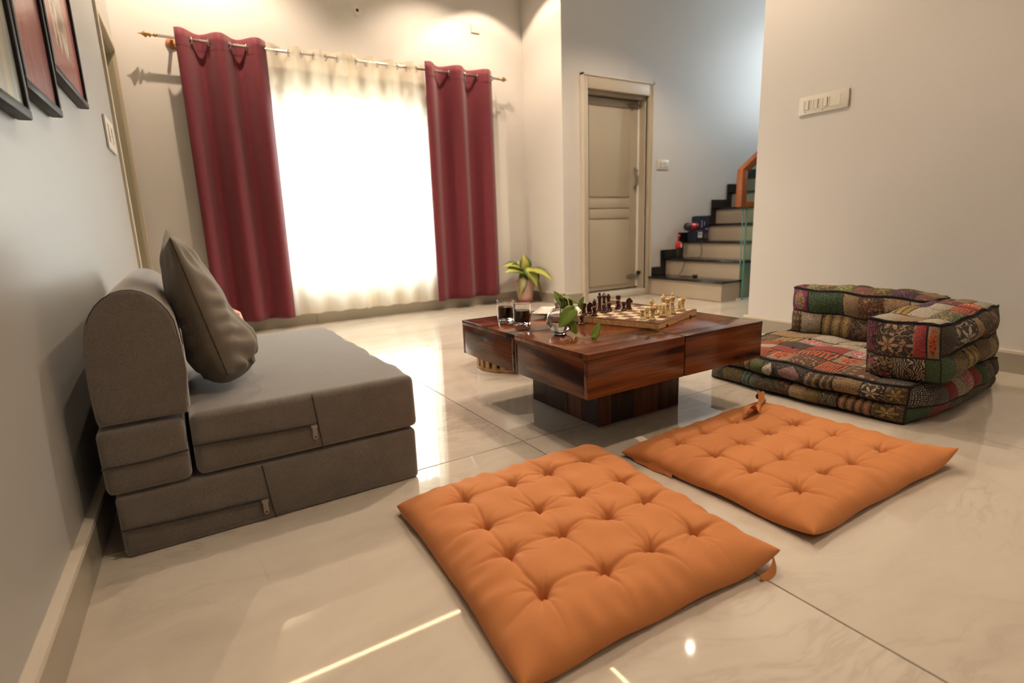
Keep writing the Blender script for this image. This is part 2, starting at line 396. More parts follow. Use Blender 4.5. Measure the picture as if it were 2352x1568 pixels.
# ---- window: frame, three sashes with glass, security grille, vent lights
win = struct(bpy.data.objects.new('window_1', None)); COL.objects.link(win); win.location = (1.375, YW+0.1, WZ0)
def part(name, mat, x0, x1, y0, y1, z0, z1, parent, r=0.0): return rel(bxo(name, mat, x0, x1, y0, y1, z0, z1, None, r), parent)
bm = bmesh.new(); fw = 0.045
for a in ((WX0, WX0+fw, WZ0, WZ1), (WX1-fw, WX1, WZ0, WZ1), (WX0+fw, WX1-fw, WZ0, WZ0+fw), (WX0+fw, WX1-fw, WZ1-fw, WZ1)):
    box(bm, a[0], a[1], YW+0.06, YW+0.12, a[2], a[3])
rel(new('window_frame', bm, 'white_frame'), win)
xs = np.linspace(WX0+fw, WX1-fw, 4)
for i in range(3):
    bm = bmesh.new(); a, b, s = xs[i], xs[i+1], 0.018
    for q in ((a, a+s, WZ0+fw, WZ1-fw), (b-s, b, WZ0+fw, WZ1-fw), (a+s, b-s, WZ0+fw, WZ0+fw+s), (a+s, b-s, WZ1-fw-s, WZ1-fw)):
        box(bm, q[0], q[1], YW+0.075, YW+0.105, q[2], q[3])
    sa = rel(new('sash', bm, 'white_frame'), win)
    p = bxo('pane', 'window_glass', a+s, b-s, YW+0.088, YW+0.092, WZ0+fw+s, WZ1-fw-s); p.parent = sa
    p.matrix_basis = sa.matrix_basis.inverted() @ (win.matrix_basis.inverted() @ p.matrix_basis)
for x in np.arange(WX0+0.10, WX1-0.05, 0.109):
    part('grille_bar', 'grille_paint', x-0.004, x+0.004, YW+0.03, YW+0.038, WZ0, WZ1, win)
for z in np.arange(WZ0+0.16, WZ1-0.05, 0.18):
    part('grille_bar', 'grille_paint', WX0, WX1, YW+0.038, YW+0.046, z-0.004, z+0.004, win)
nv = 9
for i in range(nv):
    a = WX0-0.02+(WX1-WX0)*i/nv; b = WX0-0.02+(WX1-WX0)*(i+1)/nv
    part('vent_pane', 'frosted_pane', a+0.018, b-0.018, YW+0.07, YW+0.08, VZ0, VZ1, win)
    part('vent_mullion', 'white_frame', b-0.02, b+0.02, YW+0.03, YW+0.1, VZ0, VZ1, win)
part('window_sill', 'white_frame', WX0-0.03, WX1+0.03, YW-0.012, YW+0.02, WZ0-0.025, WZ0, win)
# stair hall window (beyond the right wall)
w2 = struct(bpy.data.objects.new('window_2', None)); COL.objects.link(w2); w2.location = (7.28, 2.95, 1.95)
bm = bmesh.new()
for a in ((2.45, 2.49, 1.95, 3.25), (3.41, 3.45, 1.95, 3.25), (2.49, 3.41, 1.95, 1.99), (2.49, 3.41, 3.21, 3.25), (2.93, 2.97, 1.99, 3.21)):
    box(bm, 7.24, 7.30, a[0], a[1], a[2], a[3])
rel(new('window_frame', bm, 'white_frame'), w2)
for a, b in ((2.49, 2.93), (2.97, 3.41)): part('pane', 'window_glass', 7.268, 7.272, a, b, 1.99, 3.21, w2)

# ---- door in the door wall
d1 = struct(bpy.data.objects.new('door_1', None)); COL.objects.link(d1); d1.location = (3.66, YD, 0)
bm = bmesh.new()
for a in ((3.232, DX0, 0.0, 1.98), (DX1, 4.075, 0.0, 1.98), (DX0, DX1, DZ, 1.98)):
    box(bm, a[0], a[1], YD-0.03, YD+0.02, a[2], a[3])
bev(bm, 0.006, 2); rel(autosmooth(new('door_casing', bm, 'frame_paint')), d1)
bm = bmesh.new()
for a in ((3.218, 3.234, 0.0, 1.994), (4.073, 4.088, 0.0, 1.994), (3.218, 4.088, 1.978, 1.994)):
    box(bm, a[0], a[1], YD-0.038, YD, a[2], a[3])
rel(new('architrave', bm, 'trim_cream'), d1)
bm = bmesh.new()
for a in ((DX0, DX0+0.03, 0.06, DZ), (DX1-0.012, DX1+0.0, 0.06, DZ), (DX0, DX1, DZ-0.02, DZ)):
    box(bm, a[0], a[1], YD+0.02, YD+0.13, a[2], a[3])
rel(new('door_jamb', bm, 'frame_paint'), d1)
part('door_sill', 'trim_cream', DX0, DX1, YD-0.02, YD+0.13, 0, 0.062, d1, 0.005)
YL = 4.05
leaf = part('door_leaf', 'door_paint', DX0+0.03, DX1-0.04, YL, YL+0.035, 0.075, DZ-0.03, d1, 0.003)
def sub(name, mat, x0, x1, y0, y1, z0, z1, par, r=0.0):
    o = bxo(name, mat, x0, x1, y0, y1, z0, z1, None, r); pw = par.parent.matrix_basis @ par.matrix_basis
    mw = o.matrix_basis.copy(); o.parent = par; o.matrix_basis = pw.inverted() @ mw; return o
for z0, z1 in ((1.775, 1.835), (0.965, 1.762), (0.86, 0.945), (0.765, 0.850), (0.12, 0.748)):
    sub('door_panel', 'door_paint', DX0+0.10, DX1-0.14, YL-0.010, YL, z0, z1, leaf, 0.004)
bm = bmesh.new(); tube(bm, [(3.965, YL-0.006, 1.05), (3.965, YL-0.04, 1.075), (3.965, YL-0.045, 1.14), (3.965, YL-0.04, 1.205), (3.965, YL-0.006, 1.23)], [0.012, 0.011, 0.013, 0.011, 0.012], 10)
o = new('door_handle', bm, 'zinc_bolt', smooth=True); o.parent = leaf; o.matrix_basis = (d1.matrix_basis @ leaf.matrix_basis).inverted()
for z in (1.80, 0.185):
    bm = bmesh.new(); tube(bm, [(3.86, YL-0.018, z), (4.03, YL-0.018, z)], 0.009, 10); box(bm, 3.87, 3.95, YL-0.012, YL, z-0.02, z+0.02); box(bm, 3.90, 3.915, YL-0.045, YL-0.01, z-0.006, z+0.006)
    o = new('tower_bolt', bm, 'zinc_bolt'); o.parent = leaf; o.matrix_basis = (d1.matrix_basis @ leaf.matrix_basis).inverted()
sub('door_stopper', 'rubber_black', 4.0, 4.02, YL-0.05, YL-0.005, 0.205, 0.235, leaf, 0.004)
part('bright_gap_strip', 'white_frame', DX1-0.038, DX1-0.014, YL-0.004, YL+0.03, 0.08, DZ-0.03, d1)  # white strip standing in for bright light in the gap beside the leaf

# ---- doorway in the left wall
d2 = struct(bpy.data.objects.new('door_2', None)); COL.objects.link(d2); d2.location = LW(4.11, 0); d2.rotation_euler = (0, 0, LR)
def lpart(name, mat, x0, x1, y0, y1, z0, z1, r=0.0):
    bm = bmesh.new(); box(bm, x0, x1, y0-4.11, y1-4.11, z0, z1)
    if r: bev(bm, r, 2)
    return new(name, bm, mat, d2)
for a in ((3.705, 3.758, 0, 1.935), (4.462, 4.515, 0, 1.935), (3.758, 4.462, 1.882, 1.935)): lpart('door_casing', 'frame_paint', -0.01, 0.014, *a, 0.004)
for a in ((3.757, 3.787, 0, 1.884), (4.435, 4.463, 0, 1.884), (3.787, 4.435, 1.862, 1.884)): lpart('door_jamb', 'olive_paint', -0.15, -0.008, *a)
lf = lpart('door_leaf', 'olive_paint', -0.085, -0.055, 3.789, 4.433, 0.01, 1.86)
for z0, z1 in ((1.0, 1.75), (0.15, 0.85)):
    bm = bmesh.new(); box(bm, -0.055, -0.048, 3.90-4.11, 4.33-4.11, z0, z1); new('door_panel', bm, 'olive_paint', lf)

# ---- staircase against the door wall
st = struct(bpy.data.objects.new('staircase', None)); COL.objects.link(st); st.location = (4.07, 3.5, 0)
SY0, RX, RZ, TD = 3.07, 4.07, 0.165, 0.253
for i in range(9):
    x0 = RX + i*TD; y0 = SY0
    part('riser', 'riser_tile', x0, x0+0.02, y0, YD, max(0, i*RZ+0.004), (i+1)*RZ-0.004, st)
    part('tread', 'granite_black', x0-0.018, x0+TD+0.02, y0-0.012, YD, (i+1)*RZ-0.006+0.002, (i+1)*RZ+0.016, st, 0.003)
    bm = bmesh.new(); box(bm, x0+0.02, x0+TD, y0, y0+0.02, 0, (i+1)*RZ-0.004)
    rel(new('side_panel', bm, 'riser_tile'), st)
    z = (i+1)*RZ+0.016
    part('skirting_step', 'granite_black', x0-0.014, x0+TD, YD-0.014, YD, z, z+0.085, st)
    part('skirting_step', 'granite_black', x0+TD-0.07, x0+TD, YD-0.015, YD, z+0.085, z+RZ+0.085, st)
bm = bmesh.new(); box(bm, 4.26, 4.50, 3.045, 3.058, 0, 0.016); box(bm, 4.452, 4.50, 3.045, 3.058, 0.016, 0.19)
struct(new('trim_1', bm, 'white_frame'))

# ---- glass balustrade
gb = thing('glass_balustrade', 'clear green-edged glass stair balustrade with brown wooden frame and handrail', 'balustrade', (4.31, 3.05, 0))
def gpart(name, mat, x0, x1, y0, y1, z0, z1, r=0.0): return part(name, mat, x0, x1, y0, y1, z0, z1, gb, r)
gpart('glass_panel', 'rail_glass', 4.322, 5.6, 3.034, 3.046, 0.002, 0.815)
gpart('glass_edge', 'glass_edge', 4.314, 4.322, 3.034, 3.046, 0.002, 0.815)
gpart('glass_edge', 'glass_edge', 4.290, 4.296, 3.052, 3.060, 0.185, 0.815)
gpart('newel_post', 'rail_wood', 4.215, 4.285, 3.02, 3.08, 0.815, 1.128, 0.006)
bm = bmesh.new()
prism(bm, [(4.215, 1.128), (4.285, 1.10), (5.6, 1.10+0.62*1.315), (5.6, 1.19+0.62*1.315)], 'y', 3.02, 3.08); bev(bm, 0.006, 2)
rel(autosmooth(new('handrail', bm, 'rail_wood')), gb)
gpart('bottom_rail', 'rail_wood', 4.285, 5.6, 3.02, 3.07, 0.815, 0.865, 0.005)
bm = bmesh.new(); prism(bm, [(4.287, 0.867), (5.6, 0.867), (5.6, 1.90), (4.287, 1.10)], 'y', 3.036, 3.046)
rel(new('glass_panel', bm, 'rail_glass'), gb)
for z in (0.30, 0.225):
    bm = bmesh.new(); lathe(bm, [(0.020, 0), (0.020, 0.012), (0.015, 0.016), (0.008, 0.03)], 18)
    o = new('standoff_bolt', bm, 'steel', smooth=True, loc=(4.44, 3.034, z), rot=(PI/2, 0, 0)); rel(o, gb)

# ------------------------------------------------------------------ grey folding sofa bed
SBY0, SBY1 = 1.428, 2.480
sb = thing('sofa_bed', 'brown-grey folding foam sofa bed with rounded backrest against the left wall', 'sofa bed', (0.18, 1.95, 0))
def slab(name, x0, x1, z0, z1, r=0.016, wob=0.0):
    bm = bmesh.new(); box(bm, x0, x1, SBY0, SBY1, z0, z1); bev(bm, r, 3)
    for q in np.linspace(SBY0+0.03, SBY1-0.03, 26):
        bmesh.ops.bisect_plane(bm, geom=bm.verts[:]+bm.edges[:]+bm.faces[:], plane_co=(0, q, 0), plane_no=(0, 1, 0))
    for q in np.linspace(x0+0.03, x1-0.03, 8):
        bmesh.ops.bisect_plane(bm, geom=bm.verts[:]+bm.edges[:]+bm.faces[:], plane_co=(q, 0, 0), plane_no=(1, 0, 0))
    xm, zm = (x0+x1)/2, (z0+z1)/2
    for v in bm.verts:
        X = (v.co.x-xm)/(x1-x0)*2; Y = (v.co.y-(SBY0+SBY1)/2)/(SBY1-SBY0)*2; Z = (v.co.z-zm)/(z1-z0)*2
        if v.co.z > zm and wob:
            v.co.z += 0.006*wob*max(0, 1-X*X)*max(0, 1-Y*Y)
        if X > 0.85 and wob: v.co.x += 0.005*math.sin(v.co.y*17)*max(0, Z)+0.004*math.sin(v.co.y*41)
        if abs(Y) > 0.96: v.co.y += 0.004*math.copysign(1, Y)*(1-Z*Z)*math.cos(X*2)
    o = autosmooth(new(name, bm, 'grey_fabric'), 50); return rel(o, sb)
base = slab('base_mattress', -0.182, 0.540, 0.0, 0.154, 0.014)
seat = slab('seat_mattress', -0.016, 0.545, 0.158, 0.312, 0.018, 1.0)
blk = slab('rear_block', -0.194, -0.026, 0.156, 0.310, 0.016)
prof = [(-0.184, 0.318), (-0.014, 0.318), (-0.008, 0.335), (-0.004, 0.42), (-0.006, 0.48)]
for t in np.linspace(0.12, 0.93, 13):
    a = PI*t; prof.append((-0.094+0.0885*math.cos(a), 0.492+0.122*math.sin(a)))
prof += [(-0.186, 0.48), (-0.188, 0.40), (-0.188, 0.335)]
bm = bmesh.new(); prism(bm, prof, 'y', SBY0+0.006, SBY1-0.01)
cap = [e for e in bm.edges if len({round(v.co.y, 4) for v in e.verts}) == 1]
bev(bm, 0.012, 3, cap)
bk = rel(autosmooth(new('backrest', bm, 'grey_fabric'), 40), sb)
def seam(par, pts, r=0.0016, mat='grey_seam', name='seam'):
    bm = bmesh.new(); tube(bm, pts, r, 6); o = new(name, bm, mat); o.parent = par; o.matrix_basis = (sb.matrix_basis @ par.matrix_basis).inverted(); return o
fy = SBY0-0.0035
seam(seat, [(-0.016, fy+0.002, 0.238), (0.06, fy, 0.236), (0.15, fy-0.0005, 0.232), (0.268, fy, 0.229)], 0.0026)
seam(seat, [(0.262, fy+0.002, 0.311), (0.268, fy, 0.25), (0.272, fy, 0.20), (0.276, fy+0.002, 0.160)], 0.0013)
seam(base, [(-0.182, fy+0.002, 0.073), (-0.09, fy, 0.068), (0.0, fy, 0.064), (0.128, fy, 0.060)], 0.0026)
seam(base, [(0.124, fy+0.002, 0.153), (0.130, fy, 0.09), (0.134, fy, 0.05), (0.140, fy+0.002, 0.002)], 0.0013)
seam(blk, [(-0.194, fy+0.002, 0.226), (-0.11, fy, 0.226), (-0.026, fy+0.002, 0.232)], 0.0020)
seam(bk, [(p[0]*0.985-0.0014, SBY0+0.009, p[1]*0.999+0.0004) for p in prof[4:-2]], 0.0012)
def zip_pull(par, x, z):
    bm = bmesh.new()
    prism(bm, [(x-0.0055, z), (x+0.0055, z), (x+0.0068, z-0.028), (x+0.003, z-0.034), (x-0.003, z-0.034), (x-0.0068, z-0.028)], 'y', fy-0.007, fy-0.004); bev(bm, 0.0008, 1)
    box(bm, x-0.008, x+0.008, fy-0.006, fy+0.001, z-0.002, z+0.006)
    o = new('zip_pull', bm, 'zip_metal'); o.parent = par; o.matrix_basis = (sb.matrix_basis @ par.matrix_basis).inverted()
    bm = bmesh.new(); tube(bm, [(x, fy-0.0076, z-0.0265), (x, fy-0.0068, z-0.0265)], 0.0026, 10)
    h = new('pull_hole', bm, 'grey_seam'); h.parent = o
zip_pull(seat, 0.258, 0.224); zip_pull(base, 0.119, 0.055)

# ------------------------------------------------------------------ scatter pillow leaning on the backrest
def pillow_mesh(name, w, h, t, n=57, seed=1, pinch=0.07, wr=1.0):
    rs = np.random.RandomState(seed); L = np.linspace(-1, 1, n); U, V = np.meshgrid(L, L, indexing='ij')
    prof = ((1-np.abs(U)**2.6)*(1-np.abs(V)**2.6)).clip(0, 1)**0.52
    ox = U*w/2*(1-pinch*(1-V**2)); oy = V*h/2*(1-pinch*(1-U**2))
    wrk = np.zeros_like(U)
    for _ in range(9):
        a = rs.uniform(0, 6.28); f = rs.uniform(5, 13); wrk += np.sin(f*(U*np.cos(a)+V*np.sin(a))+rs.uniform(0, 6))*rs.uniform(0.3, 1)
    d = np.minimum(1-np.abs(U), 1-np.abs(V))
    wrk = wrk*0.0016*wr + 0.0034*wr*(np.sin(24*V+7*U+2*np.sin(5*V))*np.exp(-((1-np.abs(U)-0.2)/0.22)**2)+np.sin(22*U+6*V)*np.exp(-((1-np.abs(V)-0.18)/0.16)**2))*(np.abs(U) < 0.98)*(np.abs(V) < 0.98)
    z = t/2*prof + wrk*prof
    A = np.stack([ox, oy, z], -1).reshape(-1, 3); B = np.stack([ox, oy, -t/2*prof - wrk*0.6*prof], -1).reshape(-1, 3)
    VV = np.concatenate([A, B]); F = []
    for i in range(n-1):
        for j in range(n-1):
            a = i*n+j; F.append((a, a+n, a+n+1, a+1)); b = a+n*n; F.append((b, b+1, b+n+1, b+n))
    me = bpy.data.meshes.new(name); me.from_pydata([tuple(p) for p in VV], [], F)
    bm = bmesh.new(); bm.from_mesh(me); bmesh.ops.remove_doubles(bm, verts=bm.verts, dist=0.0004); bpy.data.meshes.remove(me)
    return bm
# local x -> along the wall (+y), local y -> up the lean, local z -> out towards the room
pb = pillow_mesh('p', 0.41, 0.46, 0.140, 81, 4, 0.085, 2.2)
for v in pb.verts:        # sags: lower half swells, bottom flattens on the seat
    q = v.co.y/0.22
    v.co.z *= 1.0 + 0.95*max(-1, -q)*(1 if v.co.z > 0 else 0.35) if q < 0 else 1.0 - 0.25*q
    wq = (max(0, -v.co.x/0.205)*max(0, -q/1.0))**1.6      # near lower corner tucks up into the belly
    v.co.y += 0.085*wq; v.co.x += 0.012*wq
    if q < -0.72 and wq < 0.3: v.co.y = -0.1584 + (v.co.y+0.1584)*0.45
ex = Vector((0, 1, 0)); eu = Vector((-0.215, -0.06, 0.97)).normalized(); ex = (ex - eu*ex.dot(eu)).normalized(); en = ex.cross(eu)
mtx = Matrix((ex, eu, en)).transposed().to_4x4(); mtx.translation = (0.052, 1.745, 0.512)
pl = thing('throw_pillow', 'plump dark taupe throw pillow leaning on the grey backrest', 'pillow', (0.09, 1.748, 0.315))
for v in pb.verts: v.co = mtx @ v.co
for v in pb.verts:
    if v.co.z < 0.3155: v.co.z = 0.3155
for v in pb.verts:       # rests against the backrest without sinking into it
    z = v.co.z; bx_ = -0.003 if z < 0.492 else (-0.094+0.0885*math.sqrt(max(0, 1-((z-0.492)/0.124)**2)) if z < 0.614 else -9)
    if v.co.x < bx_+0.001: v.co.x = bx_+0.001
rel(new('pillow_cover', pb, 'pillow_fabric', smooth=True), pl)
bm = bmesh.new(); sp = []
for t in np.linspace(-0.95, 0.97, 30):
    wq = max(0, -t)**1.6; sp.append(mtx @ Vector((-0.205*(1-0.085*(1-t*t))-0.0004+0.012*wq, t*0.23+0.085*wq, 0.0)))
tube(bm, sp, 0.0011, 6); rel(new('seam', bm, 'grey_seam'), pl)

# ------------------------------------------------------------------ rosewood coffee table: four quarter boxes on a plank pedestal
TCX, TCY, THX, THY, TZ, TZB = 1.434, 1.6255, 0.426, 0.411, 0.339, 0.198
tb = thing('coffee_table', 'square glossy rosewood coffee table in four quarters on a plinth', 'table', (TCX, TCY, 0))
g = 0.0022; pt = 0.018
def board(name, L, Wd, Th, mat, loc, rot, par, r=0.0012):
    """a plank: length along local x (grain), width local y, thickness local z"""
    bm = bmesh.new(); box(bm, -L/2, L/2, -Wd/2, Wd/2, -Th/2, Th/2); bev(bm, r, 2)
    return autosmooth(new(name, bm, mat, par, loc=loc, rot=rot))
for sx in (-1, 1):
    for sy in (-1, 1):
        qd = bpy.data.objects.new('quarter_box', None); COL.objects.link(qd); qd.parent = tb
        qd.location = (sx*(THX/2+g/2), sy*(THY/2+g/2), TZB)
        lx, ly, lz = THX-g, THY-g, TZ-TZB
        board('top_panel', lx, ly, pt, 'rosewood', (0, 0, lz-pt/2), (0, 0, 0), qd)
        for s in (-1, 1):
            board('side_panel', lx-0.002, lz-pt, pt, 'rosewood', (0, s*(ly/2-pt/2-0.0004), (lz-pt)/2), (PI/2, 0, 0), qd)
            board('side_panel', ly-2*pt-0.001, lz-pt, pt, 'rosewood', (s*(lx/2-pt/2-0.0004), 0, (lz-pt)/2), (PI/2, 0, PI/2), qd)
        board('bottom_panel', lx-2*pt-0.002, ly-2*pt-0.002, 0.012, 'rosewood_dark', (0, 0, 0.007), (0, 0, 0), qd)
bh, bz = 0.209, TZB-0.001
ws = [(0.095, 'rosewood_dark'), (0.14, 'rosewood_plank'), (0.09, 'rosewood_plank'), (0.093, 'rosewood_dark')]
ws2 = [(0.062, 'rosewood_plank'), (0.11, 'rosewood_dark'), (0.135, 'rosewood_plank'), (0.111, 'rosewood_dark')]
for side in range(4):
    a = -bh
    for wd, mt in (ws if side % 2 else ws2):
        c = a+wd/2; a += wd
        loc, rz = {0: ((c, -bh+0.012, bz/2), 0), 1: ((-bh+0.012, -c, bz/2), -PI/2), 2: ((-c, bh-0.012, bz/2), PI), 3: ((bh-0.012, c, bz/2), PI/2)}[side]
        mm = Matrix.Rotation(rz, 4, 'Z') @ Matrix.Rotation(PI/2, 4, 'X') @ Matrix.Rotation(PI/2, 4, 'Z')
        bm = bmesh.new(); box(bm, -bz/2, bz/2, -wd/2+0.0004, wd/2-0.0004, -0.012, 0.012); bev(bm, 0.001, 1)
        o = new('pedestal_plank', bm, mt, tb, loc=loc, rot=mm.to_euler())

# ------------------------------------------------------------------ folding chess board
BC, BA, BS, BT = (1.5636, 1.5845), 0.3378, 0.370, 0.0245
cb = thing('chess_board', 'folding wooden chess board box lying open at an angle on the table', 'chess board', (BC[0], BC[1], TZ), BA)
for s in (-1, 1):                     # two halves, hinged along local x = 0 ... the fold runs across local y
    hb = BS/2-0.0006
    bm = bmesh.new(); box(bm, -BS/2, BS/2, -hb/2, hb/2, 0.0006, BT-0.003); bev(bm, 0.001, 1)
    h = new('board_half', bm, 'board_side', cb, loc=(0, s*(hb/2+0.0006), 0))
    bm = bmesh.new(); box(bm, -BS/2, BS/2, -hb/2, hb/2, BT-0.003, BT-0.0012); new('top_veneer', bm, 'board_dark', h)
sq = 0.0425; me_sq = None
for i in range(8):
    for j in range(8):
        m_ = 'board_light' if (i+j) % 2 else 'board_dark'
        bm = bmesh.new(); q = sq/2-0.0002; box(bm, -q, q, -q, q, 0, 0.0012)
        new('square', bm, m_, cb, loc=((i-3.5)*sq, (j-3.5)*sq, BT-0.0012))
for x in (-0.115, 0.115):
    bm = bmesh.new(); box(bm, x-0.007, x+0.007, -BS/2-0.003, -BS/2+0.001, 0.0005, 0.009); bev(bm, 0.001, 1); new('latch', bm, 'rubber_black', cb)
for y in (-0.09, 0.09):
    pass
BZ = TZ+BT
# profiles normalised to height 1: (radius, z)
PR = {
 'pawn':   [(.34,0),(.36,.05),(.34,.12),(.26,.17),(.22,.26),(.17,.42),(.14,.52),(.24,.56),(.24,.60),(.15,.63),(.20,.70),(.235,.80),(.22,.90),(.13,.98),(.02,1.0)],
 'rook':   [(.27,0),(.29,.04),(.27,.11),(.21,.15),(.18,.22),(.15,.45),(.14,.58),(.20,.63),(.16,.66),(.19,.74),(.225,.78),(.225,.97),(.215,1.0),(.15,1.0),(.14,.93),(.02,.93)],
 'bishop': [(.215,0),(.23,.035),(.215,.09),(.165,.13),(.14,.20),(.10,.42),(.085,.52),(.15,.55),(.15,.58),(.09,.61),(.13,.66),(.155,.74),(.135,.85),(.07,.92),(.045,.94),(.06,.97),(.02,1.0)],
 'queen':  [(.19,0),(.205,.03),(.19,.08),(.15,.12),(.125,.19),(.09,.40),(.075,.53),(.14,.56),(.14,.585),(.085,.61),(.10,.70),(.155,.83),(.165,.86),(.12,.875),(.09,.92),(.05,.95),(.06,.975),(.02,1.0)],
 'king':   [(.18,0),(.195,.03),(.18,.08),(.145,.11),(.12,.18),(.09,.38),(.07,.50),(.135,.53),(.135,.555),(.08,.58),(.10,.67),(.15,.78),(.15,.81),(.10,.84),(.06,.86),(.065,.90),(.075,.945),(.05,.985),(.02,1.0)]}
HT = {'pawn': .038, 'rook': .048, 'bishop': .060, 'knight': .050, 'queen': .070, 'king': .077}
def piece(kind, col, x, y, label, z=None, k=1.0, rz=0.0):
    h = HT[kind]*k; mt = 'piece_dark' if col == 'd' else 'piece_light'
    bm = bmesh.new()
    if kind != 'knight':
        lathe(bm, [(r*h, q*h) for r, q in PR[kind]], 20)
        o = new('chess_'+kind, bm, mt, smooth=True); autosmooth(o, 60)
        o.location = (x, y, z if z is not None else BZ); o.rotation_euler = (0, 0, rz)
    else:
        o = thing('chess_knight', '', '')
        lathe(bm, [(.27*h, 0), (.285*h, .04*h), (.27*h, .12*h), (.21*h, .17*h), (.20*h, .24*h), (.22*h, .26*h)], 20)
        autosmooth(new('base', bm, mt, o), 50); bm = bmesh.new()
        pr = [(-.20,.25),(.19,.25),(.17,.36),(.08,.48),(.10,.57),(.22,.55),(.31,.58),(.33,.68),(.22,.80),(.12,.90),(.06,1.0),(.0,.93),(-.12,.90),(-.21,.76),(-.23,.55),(-.22,.40)]
        prism(bm, [(a*h, b*h) for a, b in pr], 'y', -.10*h, .10*h); bev(bm, .028*h, 2)
        autosmooth(new('head', bm, mt, o), 40)
        o.location = (x, y, z if z is not None else BZ); o.rotation_euler = (0, 0, rz)
    tag(o, label, 'chess piece', 'dark chess pieces' if col == 'd' else 'light chess pieces')
    return o
VW = -0.56      # knights roughly side-on
piece('rook', 'd', 1.365, 1.666, 'dark chess rook at the end of its row nearest the vase, partly behind a leaf')
piece('knight', 'd', 1.403, 1.676, 'dark chess knight between the leaf-hidden rook and the dark bishop', rz=VW)
piece('pawn', 'd', 1.388, 1.629, 'dark chess pawn in front of the dark bishop near the vase')
piece('bishop', 'd', 1.433, 1.681, 'dark chess bishop just left of the tall dark king', k=0.95)
piece('king', 'd', 1.479, 1.703, 'dark chess king with pointed finial, tallest of the dark pieces')
piece('pawn', 'd', 1.461, 1.656, 'dark chess pawn standing in front of the dark queen')
piece('queen', 'd', 1.520, 1.722, 'dark chess queen with round crown, just right of the dark king')
piece('bishop', 'd', 1.549, 1.727, 'dark chess bishop right of the dark queen, behind a pawn', k=1.08)
piece('pawn', 'd', 1.505, 1.673, 'dark chess pawn directly in front of the bishop beside the queen')
piece('rook', 'd', 1.618, 1.741, 'dark chess rook with flared top, farthest back of the dark pieces')
piece('pawn', 'd', 1.576, 1.698, 'dark chess pawn in front of the farthest dark rook')
piece('pawn', 'd', 1.561, 1.646, 'dark chess pawn advanced alone beside the right-hand dark knight')
piece('knight', 'd', 1.597, 1.655, 'dark chess knight, rightmost of the dark pieces', rz=VW, k=1.02)
piece('pawn', 'd', 1.316, 1.619, 'captured dark chess pawn standing off the board on the table top', z=TZ)
piece('pawn', 'l', 1.462, 1.442, 'pale chess pawn, leftmost of the light pieces', k=1.06)
piece('pawn', 'l', 1.505, 1.461, 'pale chess pawn between the leftmost light pawn and the near light rook', k=1.06)
piece('rook', 'l', 1.478, 1.407, 'pale chess rook nearest the front corner of the board')
piece('bishop', 'l', 1.592, 1.520, 'pale chess bishop rising behind the near light rook')
piece('pawn', 'l', 1.579, 1.489, 'pale chess pawn just right of the left-hand light bishop', k=1.1)
piece('pawn', 'l', 1.612, 1.489, 'pale chess pawn half hidden behind the left-hand light knight', k=1.0)
piece('knight', 'l', 1.570, 1.440, 'pale chess knight with wide base in front of the light queen', rz=0.9, k=1.05)
piece('bishop', 'l', 1.645, 1.510, 'pale chess bishop with round tip behind the light queen', k=1.2)
piece('queen', 'l', 1.601, 1.447, 'pale chess queen with flat crown beside the light king', k=1.05)
piece('king', 'l', 1.641, 1.460, 'pale chess king with round top, tallest of the light pieces', k=1.05)
piece('knight', 'l', 1.711, 1.487, 'pale chess knight between the light king and the right-hand rook', rz=0.9)
piece('rook', 'l', 1.744, 1.498, 'pale chess rook at the right-hand end of the light row')

# ------------------------------------------------------------------ two tumblers of dark drink
def tumbler(x, y, label):
    t = thing('drinking_glass', label, 'glass', (x, y, TZ), 0, 'tumblers on the coffee table')
    R, Hh = 0.0355, 0.088
    bm = bmesh.new()
    lathe(bm, [(0.028, 0.0005), (0.0325, 0.003), (0.034, 0.012), (0.0342, 0.016), (R-0.0001, Hh-0.004), (R, Hh-0.001), (R-0.001, Hh), (R-0.0024, Hh-0.001), (R-0.0025, Hh-0.004), (0.0313, 0.019), (0.0312, 0.0165), (0.029, 0.0135), (0.001, 0.0125)], 48)
    autosmooth(new('tumbler', bm, 'clear_glass', t), 22)
    bm = bmesh.new(); lathe(bm, [(0.001, 0.0129), (0.0286, 0.0139), (0.0309, 0.0168), (0.0323, 0.060), (0.001, 0.060)], 48, cap=False)
    autosmooth(new('dark_drink', bm, 'dark_drink', t), 50)
    return t
tumbler(1.137, 1.890, 'short glass tumbler half full of dark drink, behind and left of its twin')
tumbler(1.134, 1.763, 'short glass tumbler half full of dark drink, the one nearer the vase')

# ------------------------------------------------------------------ plate of snacks behind the vase
pc = (1.392, 1.868)
pp = thing('snack_plate', 'white square plate holding orange snacks behind the glass vase', 'plate', (pc[0], pc[1], TZ), 0.75)
n = 9; Vp = []
L = np.linspace(-1, 1, n); U, Vv = np.meshgrid(L, L, indexing='ij'); rr = np.maximum(np.abs(U), np.abs(Vv))
zz = 0.006 + 0.015*(rr.clip(0.55, 1)-0.55)/0.45
bm = bmesh.new(); hs = 0.097
me = grid_mesh('rim', np.stack([U*hs, Vv*hs, zz], -1).reshape(-1, 3), n, n); bm.from_mesh(me); bpy.data.meshes.remove(me)
bmesh.ops.solidify(bm, geom=bm.faces[:], thickness=0.004)
new('plate_dish', bm, 'porcelain', pp, smooth=True)
bm = bmesh.new(); prism(bm, [(-.05, -.05), (.05, -.05), (.05, .05), (-.05, .05)], 'z', 0.0, 0.004); new('plate_foot', bm, 'porcelain', pp)
rs = random.Random(3)
